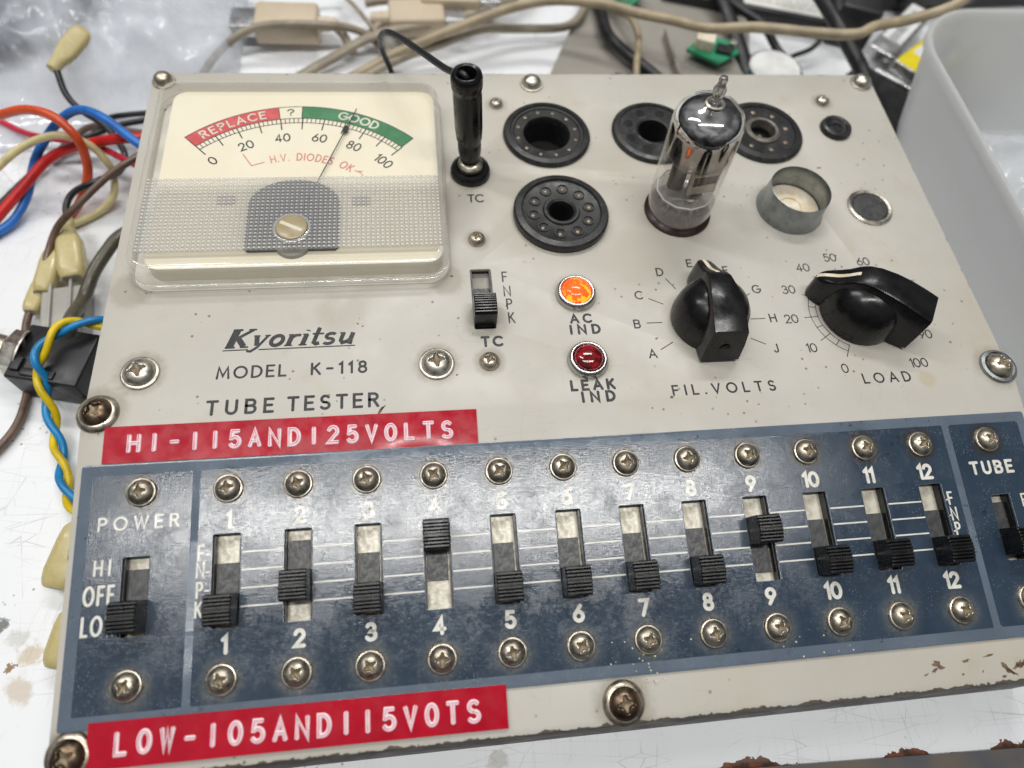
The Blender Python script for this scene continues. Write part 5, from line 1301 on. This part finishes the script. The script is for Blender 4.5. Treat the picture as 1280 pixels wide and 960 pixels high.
# power unit with pale label
pu = empty('power_unit', 'black power unit with large pale label at the top of the picture', 'power unit', (115, 216, 0))
mpu = Matrix.Rotation(R(-16), 4, 'Z')
bm = bmesh.new(); box(bm, -40, 46, 0, 80, .2, 9.5, 1.2); link('housing', bm, 'dark_plastic', pu, mpu, angle=30)
bm = bmesh.new(); lp = rrect(-2, 2.2, 38, 66, 1.0); loft(bm, [z_(lp, 9.5), z_(lp, 9.75)])
lbl = link('paper_label', bm, 'paper', pu, mpu, smooth=False)
bm = bmesh.new(); rnd = random.Random(4)
for r_ in range(7):
    x = 2
    while x < 33:
        w = rnd.uniform(1, 3.2); box(bm, x, x + w, 6 + r_ * 3.2, 7.0 + r_ * 3.2, 9.76, 9.80); x += w + rnd.uniform(.4, 1.5)
link('faint_print', bm, 'grey_plastic', lbl, Matrix.Identity(4), smooth=False)
bm = bmesh.new(); box(bm, -9, 10, 0, 70, .2, 20, 1.5); 
o = link('black_adapter', bm, 'dark_plastic', None, Matrix.Translation(Vector((161, 200, 0)) * MM) @ Matrix.Rotation(R(-20), 4, 'Z'), angle=30)
tag(o, 'plain black adapter block beside the labelled power unit', 'adapter')

bm = bmesh.new(); lathe(bm, [(0, 6.2), (10.8, 6.2), (11.6, 5.5), (11.8, .2)], 48)
o = empty('round_cap', 'white round cap with dark teal rim behind the back rim', 'cap', (119, 178, 1))
link('cap_top', bm, 'white_plastic', o)
bm = bmesh.new(); lathe(bm, [(11.9, .2), (12.7, .5), (12.8, 4.6), (12.2, 5.4), (11.7, 5.2)], 48); link('cap_rim', bm, 'teal', o)

def module(label, x, y, rot, w, d, h, lab_w, lab_d, ycol):
    o = empty('labelled_module', label, 'module', (x, y, 0), 'labelled modules by the bin'); o.rotation_euler = (0, 0, R(rot))
    bm = bmesh.new(); box(bm, -w / 2, w / 2, -d / 2, d / 2, .2, h, .8); link('module_body', bm, 'steel', o, angle=30)
    if ycol:
        bm = bmesh.new(); box(bm, -w / 2 + .6, w / 2 - .6, -d / 2 + .6, d / 2 - .6, h - .5, h + .3, .2); link('yellow_label', bm, 'yellow_label', o, smooth=False)
    bm = bmesh.new(); box(bm, -lab_w / 2, lab_w / 2, -lab_d / 2 + 5, lab_d / 2 + 5, h - .3, h + .5, .1); lb = link('white_label', bm, 'white_plastic', o, smooth=False)
    bm = bmesh.new(); rnd = random.Random(int(x)); yy = -lab_d / 2 + 6
    while yy < lab_d / 2 - 1:
        t = rnd.uniform(.3, 1.1); box(bm, -lab_w * .2, lab_w * .22, yy, yy + t, h + .5, h + .54); yy += t + rnd.uniform(.3, .9)
    link('barcode', bm, 'grey_print', lb, Matrix.Identity(4), smooth=False)
    return o
module('silver module with yellow edged white barcode label, nearer the bin', 196, 182, -53, 20, 44, 12, 15, 32, True)
module('silver module with white barcode label, left of the yellow one', 185, 199, -46, 12, 44, 11, 9.5, 34, False)
bm = bmesh.new(); box(bm, -16, 16, -2, 2, .2, 7, .8); box(bm, -16, 16, -4.5, -2.6, .2, 3.5, .8)
o = link('steel_bracket', bm, 'steel', None, Matrix.Translation(Vector((178, 167, 0)) * MM) @ Matrix.Rotation(R(-46), 4, 'Z'), angle=30); tag(o, 'bright steel bracket in front of the yellow labelled module', 'bracket')
bm = bmesh.new(); box(bm, -12, 12, -16, 16, .2, 7.5, .6)
o = link('black_box', bm, 'dark_plastic', None, Matrix.Translation(Vector((161, 161, 0)) * MM) @ Matrix.Rotation(R(38), 4, 'Z'), angle=30); tag(o, 'small flat black box under the thick black cable', 'box')
bm = bmesh.new(); box(bm, -2.2, 2.2, -13, 13, .2, 5, .8)
o = link('steel_rail', bm, 'bright', None, Matrix.Translation(Vector((147.5, 132, 0)) * MM) @ Matrix.Rotation(R(30), 4, 'Z'), angle=30); tag(o, 'short bright steel rail between tester and frosted bin', 'rail')

# ---------------------------------------------------------------- frosted storage bin on the right
bin_ = empty('storage_bin', 'frosted translucent plastic bin on the right of the tester', 'storage bin', (240, 50, 0))
def bl(x0, y0, x1, y1, r, z): return [(x - 240, y - 50, z) for x, y in rrect(x0, y0, x1, y1, r, 10)]
bm = bmesh.new()
loft(bm, [bl(159, -54, 331, 143, 20, .2), bl(157.2, -57, 334, 145, 23, 2), bl(147.1, -60, 338, 154.5, 26, 46), bl(145.8, -61.3, 339.3, 155.8, 27, 47), bl(145.5, -61.6, 339.6, 156.1, 27.3, 49.4), bl(145.9, -61.2, 339.2, 155.7, 27, 50.2), bl(147.4, -59.6, 337.6, 154.1, 25.5, 50.2), bl(148.6, -58.5, 336.4, 153, 25, 49), bl(158.6, -55.5, 332, 143, 22, 2.4)], cap1=True)
link('bin_body', bm, 'frost', bin_, angle=35)
def packf(x, y, u, v):
    return (x, y, 3.0 + 32 * (min(u, 1 - u, v, 1 - v) * 4 if min(u, 1 - u, v, 1 - v) < .25 else 1) * (.8 + .3 * mnoise.noise(Vector((x * .03, y * .03, 1)))) + 5 * ridge(Vector((x * .05, y * .06, 2))))
bm = crumple(182, 325, -20, 136, packf, 60, 60); bmesh.ops.recalc_face_normals(bm, faces=bm.faces)
o = link('crumpled_packaging', bm, 'film', angle=180); tag(o, 'crumpled clear packaging lying inside the frosted bin', 'packaging')
bm = bmesh.new(); box(bm, -70, 70, 0, 60, .2, 22, 2); box(bm, -60, -20, -6, 0, 6, 14, 1)
o = link('dark_case', bm, 'dark_plastic', None, Matrix.Translation(Vector((255, 232, 0)) * MM) @ Matrix.Rotation(R(4), 4, 'Z'), angle=30); tag(o, 'dark equipment case behind the frosted bin', 'equipment case')
cable('black cable lying along the top edge toward the bin', [(120, 262, 16), (132, 247, 15), (150, 238, 14), (172, 236, 24), (195, 232, 24)], 2.4, 'cable_black')
cable('thin grey cable looping at the top edge above the meter', [(-128, 236, 8), (-112, 224, 12), (-92, 219, 16), (-72, 222, 14), (-58, 233, 9)], 1.3, 'cable_black')
cable('thin pale cable hanging between the two USB plugs', [(-72, 228, 6), (-66, 214, 10), (-61, 204, 11), (-55, 196, 8), (-50, 190, 4)], 1.0, 'beige_cable')
cable('thin black cable looping beside the round white cap', [(104, 165, 5), (111, 170, 6), (128, 186, 5), (140, 190, 8), (150, 200, 12)], 1.1, 'cable_black')
